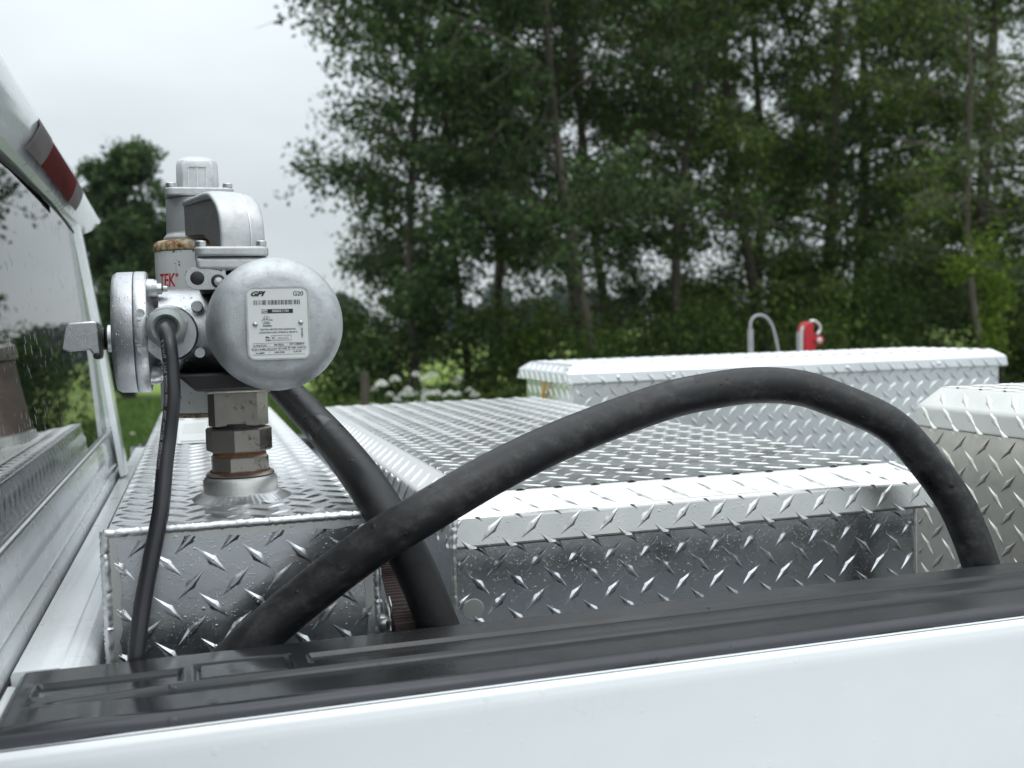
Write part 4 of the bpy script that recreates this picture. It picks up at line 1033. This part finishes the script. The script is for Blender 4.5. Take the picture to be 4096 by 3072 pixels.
def tree(label, x, y, h, cr, seed, tr=.12, lean=(0, 0), low=1.2, leaf='leafA', lsize=.075, dens=1.0, limbs=20, bk='bark', top=None, group='trees in the row behind the truck', cat='tree', name='tree', dirs=None, lowr=.7):
    R_ = random.Random(seed); t = thing(name, label, cat, (x, y, 0), group)
    tp = []; nseg = 12
    for i in range(nseg + 1):
        k = i / nseg; tp.append(Vector((x + lean[0] * k + (.10 + .10 * (seed % 3)) * math.sin(k * 6 + seed), y + lean[1] * k + .1 * math.sin(k * 5 + seed * 2), h * .95 * k)))
    G().tube(tp, [tr * (1 - .82 * i / nseg) + .01 for i in range(nseg + 1)], 9).build('trunk', M[bk], t, 60)
    g = G(); L = []
    for q in range(limbs):
        k = (q + R_.random()) / limbs; z0 = low + (h * .92 - low) * k; kk = min(.999, z0 / (h * .95)); b0 = tp[int(kk * nseg)].lerp(tp[int(kk * nseg) + 1], kk * nseg % 1)
        az = R_.uniform(0, 2 * math.pi) if not dirs else R_.gauss(*dirs)
        prof_ = lowr + (1 - lowr) * math.sin(math.pi * min(1, k * 1.2)) if k < .83 else 1 - (k - .83) / .17 * .6
        ln = cr * prof_ * R_.uniform(.6, 1.15); el = R_.uniform(.05, .75) + .3 * k
        d = Vector((math.cos(az) * math.cos(el), math.sin(az) * math.cos(el), math.sin(el))); p = b0.copy(); pts = [p.copy()]; n_ = 7
        for i in range(n_):
            d = (d + Vector((R_.gauss(0, .16), R_.gauss(0, .16), R_.gauss(-.04, .12)))).normalized(); p = p + d * ln / n_; pts.append(p.copy())
        r0 = tr * .38 * (1 - kk * .6) 
        g.tube(pts, [max(.004, r0 * (1 - i / n_ * .9)) for i in range(n_ + 1)], 5, False)
        for i in range(2, n_ + 1):
            for _ in range(2):
                d2 = (d + Vector((R_.gauss(0, .8), R_.gauss(0, .8), R_.gauss(.0, .5)))).normalized(); p2 = pts[i].copy(); l2 = ln * R_.uniform(.18, .42); tw = [p2.copy()]
                for j in range(4):
                    d2 = (d2 + Vector((R_.gauss(0, .25), R_.gauss(0, .25), R_.gauss(-.06, .2)))).normalized(); p2 = p2 + d2 * l2 / 4; tw.append(p2.copy())
                g.tube(tw, [.010, .008, .006, .005, .003], 3, False)
                L += [(w_, .13 + .05 * R_.random()) for w_ in tw[1:]]
                for _2 in range(2):
                    d3 = (d2 + Vector((R_.gauss(0, .9), R_.gauss(0, .9), R_.gauss(0, .6)))).normalized(); e3 = tw[R_.randint(1, 4)]; p3 = e3 + d3 * R_.uniform(.2, .5)
                    g.tube([e3, e3.lerp(p3, .5) + Vector((0, 0, .02)), p3], [.005, .004, .002], 3, False); L += [(e3.lerp(p3, .5), .10), (p3, .12)]
    g.build('branches', M[bk], t, 60, False)
    if dens > 0:
        C = np.array([tuple(q[0]) for q in L]); Sg = np.array([q[1] for q in L]); per = 3.7 * dens
        cnt = RNG.poisson(per * RNG.choice([.0, .8, 2.0], len(C), p=[.30, .40, .30])); I = np.repeat(np.arange(len(C)), cnt)
        P = C[I] + RNG.normal(size=(len(I), 3)) * .85 * Sg[I][:, None] * np.array([1, 1, .65]); P = P[P[:, 2] > .2]
        leaves_mesh('foliage', P, lsize, M[leaf], t)
    return t
def shrub(label, x, y, h, r, seed, leaf='leafA', n=2600, lsize=.07, group='shrubs under the tree row', rz=1.0, cat='shrub'):
    R_ = random.Random(seed); t = thing('shrub', label, cat, (x, y, 0), group); g = G(); C = []
    for q in range(11):
        az = R_.uniform(0, 6.28); d = Vector((math.cos(az) * R_.uniform(.1, .6), math.sin(az) * R_.uniform(.1, .6), 1)).normalized(); p = Vector((x, y, 0)); pts = [p.copy()]
        for i in range(6):
            d = (d + Vector((R_.gauss(0, .15), R_.gauss(0, .15), 0))).normalized(); p = p + d * h * R_.uniform(.8, 1.05) / 6; pts.append(p.copy())
        g.tube(pts, [.018 - .0022 * i for i in range(7)], 4, False)
    g.build('stems', M['bark'], t, 60, False)
    k = 26
    for _ in range(k):
        az = R_.uniform(0, 6.28); rr = r * math.sqrt(R_.random()); z = h * R_.uniform(.12, .95); fr_ = 1 - .5 * max(0, z / h - .5) * 2
        C.append((x + rr * fr_ * math.cos(az), y + rr * fr_ * math.sin(az), z, R_.uniform(.10, .28)))
    C = np.array(C); I = RNG.integers(0, k, n); P = C[I, :3] + RNG.normal(size=(n, 3)) * C[I, 3][:, None]
    leaves_mesh('foliage', P[P[:, 2] > .02], lsize, M[leaf], t)
    return t


tree('tree with long leafy boughs reaching left into the open sky, first of the row', 2.75, 13.4, 9.0, 1.60, 3, .06, (.2, 0), .9, 'leafD', .090, 2.8, 38, lowr=.8)
tree('slender dark tree just right of the round motor, behind the leftmost boughs', 3.6, 15.2, 10.0, 2.0, 8, .065, (.7, 0), .9, 'leafB', .095, 2.6, 36)
tree('tall tree with a slim bare trunk leaning left, left of the centre', 5.15, 13.0, 9.5, 2.3, 21, .075, (-.8, .2), 2.1, 'leafD', .085, 2.4, 34, 'barkmid')
tree('tree with a forked dark trunk rising behind the top of the arching hose', 6.65, 13.8, 9.0, 2.2, 34, .085, (1.0, .2), 2.4, 'leafA', .09, 1.4, 28)
tree('thicket tree full of bare brown twigs in the middle of the row', 6.0, 14.6, 8.0, 1.9, 41, .05, (-.9, .3), 1.2, 'leafB', .08, .45, 44, 'barktwig')
tree('dark tree with a straight thin trunk left of the red hydrant', 8.75, 15.0, 10.5, 2.3, 52, .10, (-.6, 0), 1.8, 'leafB', .09, 2.3, 32)
tree('broad dark tree standing behind the red hydrant', 10.4, 15.8, 11.0, 2.7, 63, .13, (.8, 0), 1.5, 'leafA', .10, 2.6, 36)
tree('sparse slim tree with dead side branches, near the right edge', 10.72, 12.0, 6.2, 1.5, 78, .055, (-.55, 0), 2.1, 'leafB', .08, .9, 16, 'barkmid')
tree('dense tree filling the upper right corner', 13.2, 14.5, 11.0, 2.8, 85, .14, (-.6, 0), 1.6, 'leafB', .10, 2.6, 36)
tree('thick dark tree at the right edge of the picture', 16.2, 16.5, 12.0, 3.2, 91, .18, (0, 0), 1.5, 'leafA', .11, 2.4, 34)
tree('tall tree far back in the row, crown showing over the bare twigs', 7.6, 18.6, 12.0, 2.9, 96, .10, (-.8, 0), 3.2, 'leafB', .12, 2.6, 34)
tree('tall tree far back between the slim trunk and the round motor', 5.1, 18.0, 11.5, 2.5, 99, .10, (.5, 0), 3.2, 'leafA', .11, 2.2, 32)
tree('tall back tree at the right, behind the sparse slim one', 13.9, 19.5, 12.5, 3.4, 105, .15, (0, 0), 1.5, 'leafD', .13, 2.8, 36)
tree('leafy tree behind and right of the forked trunk', 10.9, 19.0, 12.5, 3.0, 106, .12, (.3, 0), 3.2, 'leafB', .125, 2.6, 34)
tree('lone bluish green tree across the lawn, between the cab and the pump', -1.85, 31.0, 7.2, 1.75, 111, .2, (0, 0), .3, 'leafD', .17, 3.2, 38, group='distant trees across the field')
# reflected and partly hidden ones to the sides
for i, (x, y, h, cr, lab) in enumerate(((20.5, 19, 11, 3, 'tall tree beyond the right end of the row'), )):
    tree(lab, x, y, h, cr, 130 + i, .2, (0, 0), 1.5, 'leafA', .12, 1.2, 22)

SH = [  # x, y, h, r, leaf, n, label
    (1.75, 13.4, 2.15, .55, 'leafA', 2600, 'dark shrub right beside the round motor'),
    (2.55, 14.2, 1.85, .55, 'leafB', 2200, 'mid green shrub left of the white flowers'),
    (3.55, 13.2, 1.35, .50, 'leafA', 1600, 'low dark shrub behind the tallest white flowers'),
    (4.35, 13.6, 2.0, .60, 'leafC', 2600, 'bright green shrub left of the slim leaning trunk'),
    (5.6, 13.9, 1.65, .55, 'leafC', 1800, 'bright green shrub right of the slim leaning trunk'),
    (4.9, 12.6, 1.55, .55, 'leafA', 2600, 'dark low shrub at the foot of the slim leaning trunk'),
    (6.4, 12.9, 1.9, .70, 'leafA', 3200, 'dark shrub at the foot of the forked tree'),
    (7.6, 14.2, 2.4, .80, 'leafB', 3800, 'tall mid green shrub left of the bent pipe'),
    (8.1, 12.4, 1.85, .65, 'leafB', 2400, 'low green shrub right behind the bent pipe'),
    (9.2, 13.8, 2.3, .85, 'leafA', 4200, 'dark shrub behind the red hydrant'),
    (10.1, 13.6, 2.6, .9, 'leafA', 4600, 'big dark shrub right of the red hydrant'),
    (11.2, 14.4, 3.0, 1.0, 'leafA', 5200, 'big dark shrub left of the sparse slim tree'),
    (12.3, 14.2, 3.2, 1.1, 'leafA', 5600, 'very dark tall shrub behind the sparse slim tree'),
    (13.6, 13.8, 3.0, 1.1, 'leafA', 5600, 'dark shrub at the right edge of the picture'),
    (9.6, 17.5, 3.4, 1.2, 'leafA', 5200, 'tall shrub deep in the shade behind the hydrant'),
    (11.6, 17.5, 3.8, 1.3, 'leafA', 5800, 'tall shrub deep in the shade at the right'),
    (14.2, 17.5, 4.0, 1.4, 'leafA', 5800, 'tall shrub deep in the shade at the right edge'),
    (7.4, 17.0, 3.0, 1.0, 'leafA', 3800, 'shrub deep in the shade behind the forked trunk'),
]
SH += [(6.9, 15.5, 2.5, .9, 'leafA', 4200, 'dark shrub between the forked trunk and the bent pipe'), (8.6, 15.8, 2.6, .9, 'leafA', 4200, 'dark shrub between the bent pipe and the red hydrant'),
       (12.6, 12.6, 2.2, .9, 'leafB', 3600, 'green shrub in front of the dark thicket near the right edge')]
for i, (x, y, h, r, lf, n, lab) in enumerate(SH): shrub(lab, x, y, h, r * 1.1, 200 + i, lf, int(n * 1.5), .078)
# bright vine leaves on the sparse slim tree
vine = thing('vine', 'bright yellow green leafy vine climbing the sparse slim tree at the right', 'vine', (10.75, 11.9, 0))
C = np.array([(10.45, 11.9, 2.35, .13), (10.2, 11.9, 2.30, .12), (10.72, 11.8, 2.15, .14), (10.8, 11.8, 1.90, .16), (10.70, 11.8, 1.62, .15), (10.62, 11.8, 1.42, .13), (10.6, 11.8, 2.6, .2), (10.85, 11.9, 1.25, .13)])
I = RNG.integers(0, len(C), 1300); C[:, :2] *= .90; C[:, 0] -= .14; C[:, 3] *= .8
leaves_mesh('foliage', C[I, :3] + RNG.normal(size=(1300, 3)) * C[I, 3][:, None] * .8, .075, M['leafV'], vine)
G().tube([(9.72, 10.74, 0), (9.74, 10.72, 1.2), (9.70, 10.71, 1.9), (9.54, 10.71, 2.4)], [.02, .016, .012, .008], 6).build('stem', M['bark'], vine, 60)

# stump post
o = G().tube([(1.375, 9.0, 0), (1.37, 9.0, .6), (1.374, 9.0, 1.38)], [.040, .038, .034], 12).build('fence_post', M['wood'], None, 40)
tag(o, 'old brown wooden post standing in the weeds beside the round motor', 'post')

# tall grass and weeds
def blades(name, x0, x1, y0, y1, n, hmin, hmax, m, wd=.006, slope=None):
    X = RNG.uniform(x0, x1, n); Y = RNG.uniform(y0, y1, n)
    if slope is not None: X = X * Y
    Hh = RNG.uniform(hmin, hmax, n) * (0.65 + .5 * (np.sin(X * 1.7) * np.sin(Y * 1.3) + 1) / 2); az = RNG.uniform(0, 2 * np.pi, n); b = RNG.uniform(.05, .35, n) * Hh
    dx, dy = np.cos(az), np.sin(az); wx, wy = -dy * wd, dx * wd
    p0 = np.stack([X - wx, Y - wy, 0 * X], 1); p1 = np.stack([X + wx, Y + wy, 0 * X], 1)
    p2 = np.stack([X + dx * b * .35 + wx * .8, Y + dy * b * .35 + wy * .8, Hh * .6], 1); p3 = np.stack([X + dx * b * .35 - wx * .8, Y + dy * b * .35 - wy * .8, Hh * .6], 1); p4 = np.stack([X + dx * b, Y + dy * b, Hh], 1)
    V = np.stack([p0, p1, p2, p3, p4], 1).reshape(-1, 3); i = np.arange(n) * 5
    F = np.stack([i, i+1, i+2, i, i+2, i+3, i+3, i+2, i+4], 1).reshape(-1)
    me = bpy.data.meshes.new(name); me.vertices.add(5 * n); me.vertices.foreach_set('co', V.ravel()); me.loops.add(9 * n); me.loops.foreach_set('vertex_index', F.astype(np.int32))
    me.polygons.add(3 * n); me.polygons.foreach_set('loop_start', np.arange(3 * n) * 3); me.polygons.foreach_set('loop_total', np.full(3 * n, 3)); me.materials.append(m); me.update(calc_edges=True)
    o = link(bpy.data.objects.new(name, me)); o['kind'] = 'stuff'; return o
o = blades('tall_grass', .02, .50, 10.0, 15.5, 30000, .35, 1.0, M['grassblade'], .006, True); tag(o, 'tall green grass growing along the foot of the tree row', 'grass')
o = blades('lawn_grass', -.16, .30, 10.5, 30, 38000, .05, .16, M['grassblade'], .010, True); tag(o, 'short mown grass on the lawn behind the truck', 'grass')
# low leafy weeds between the grass
n = 9000; Y = RNG.uniform(10.5, 13.5, n); P = np.stack([RNG.uniform(.06, .42, n) * Y, Y, RNG.uniform(.1, 1.0, n) ** 1.3], 1)
o = leaves_mesh('weeds', P, .06, M['leafB'], None); tag(o, 'low leafy weeds among the tall grass under the trees', 'weeds')

# white umbels
UM = thing('wildflower', 'white flat topped wildflower standing in the tall grass below the trees', 'flower', (0, 0, 0), 'white wildflowers in the tall grass')
UM.location = (0, 0, 0)
def umbel_meshes():
    g = G().tube([(0, 0, 0), (.015, 0, .5), (0, 0, .92)], [.005, .004, .003], 5)
    me1 = bpy.data.meshes.new('flower_stem'); me1.from_pydata(g.v, [], g.f); me1.materials.append(M['stem'])
    g = G(); R_ = random.Random(3)
    for k in range(34):
        a = R_.uniform(0, 6.28); r = .045 * math.sqrt(R_.random()); z = .93 - 2.0 * r * r / .1; g.lathe([(.002, z - .004), (.009, z), (.006, z + .005)], (r * math.cos(a), r * math.sin(a), 0), n=5)
    me2 = bpy.data.meshes.new('flower_head'); me2.from_pydata(g.v, [], g.f); me2.materials.append(M['umbel'])
    return me1, me2
m1, m2 = umbel_meshes(); u1 = link(bpy.data.objects.new('flower_stem', m1), UM); u2 = link(bpy.data.objects.new('flower_head', m2), UM)
def place(root, loc, s, rz):
    root.location = loc; root.scale = (s, s, s); root.rotation_euler = (random.uniform(-.12, .12), random.uniform(-.12, .12), rz)
for k in range(38):
    if k < 28: y = random.uniform(10.2, 12.6); x = y * random.choice((random.uniform(.19, .245), random.uniform(.16, .27)))
    else: y = random.uniform(11, 15); x = y * random.uniform(-.09, .14)
    if k == 0: r_ = UM
    else:
        r_ = UM.copy(); COL.objects.link(r_)
        for ch in (u1, u2): c = ch.copy(); COL.objects.link(c); c.parent = r_
    place(r_, (x, y, 0), random.uniform(1.0, 1.35) if k < 28 else random.uniform(.5, .8), random.uniform(0, 6))

# far wood along the horizon
def far_wood(name, label, y, x0, x1, hh, n, size, seed, m='leafFar'):
    r = np.random.default_rng(seed); k = int((x1 - x0) / 9); cx = r.uniform(x0, x1, k); cy = y + r.uniform(-14, 14, k); ch = hh * r.uniform(.55, 1.15, k); cw = r.uniform(3.5, 6.5, k)
    I = r.integers(0, k, n); th = r.uniform(0, 2 * np.pi, n); el = r.uniform(-1, 1, n); rr = r.uniform(.75, 1, n); c = np.sqrt(1 - el ** 2)
    P = np.stack([cx[I] + cw[I] * rr * c * np.cos(th), cy[I] + cw[I] * rr * c * np.sin(th), ch[I] * .52 + ch[I] * .5 * el * rr], 1); P = P[P[:, 2] > 0]
    o = leaves_mesh(name, P, size, M[m], None, 'stuff', 0, .8); tag(o, label, 'wood'); return o
far_wood('far_wood', 'hazy bluish wood along the horizon beyond the bright field', 265, -150, 420, 11.5, 52000, 1.9, 5)
far_wood('mid_hedge', 'dark hedge of trees across the field behind the cab window', 95, 60, 150, 7, 9000, 1.2, 6, 'leafD')

# thin mist
HAZE = 0.0003
if HAZE:
    g = G().box(-880, 880, -60, 880, -1, 16.5)
    hz = g.build('haze', None, None, 0) if False else None
    me = bpy.data.meshes.new('haze'); me.from_pydata(g.v, [], g.f); m_ = bpy.data.materials.new('mist'); m_.use_nodes = True; t_ = m_.node_tree; t_.nodes.clear()
    oo = t_.nodes.new('ShaderNodeOutputMaterial'); vv = t_.nodes.new('ShaderNodeVolumePrincipled'); vv.inputs['Density'].default_value = HAZE; vv.inputs['Color'].default_value = (.86, .93, 1, 1); vv.inputs['Anisotropy'].default_value = .2
    t_.links.new(vv.outputs[0], oo.inputs['Volume']); me.materials.append(m_); hz = link(bpy.data.objects.new('haze', me)); hz['kind'] = 'stuff'; tag(hz, 'thin grey mist over the fields', 'haze')
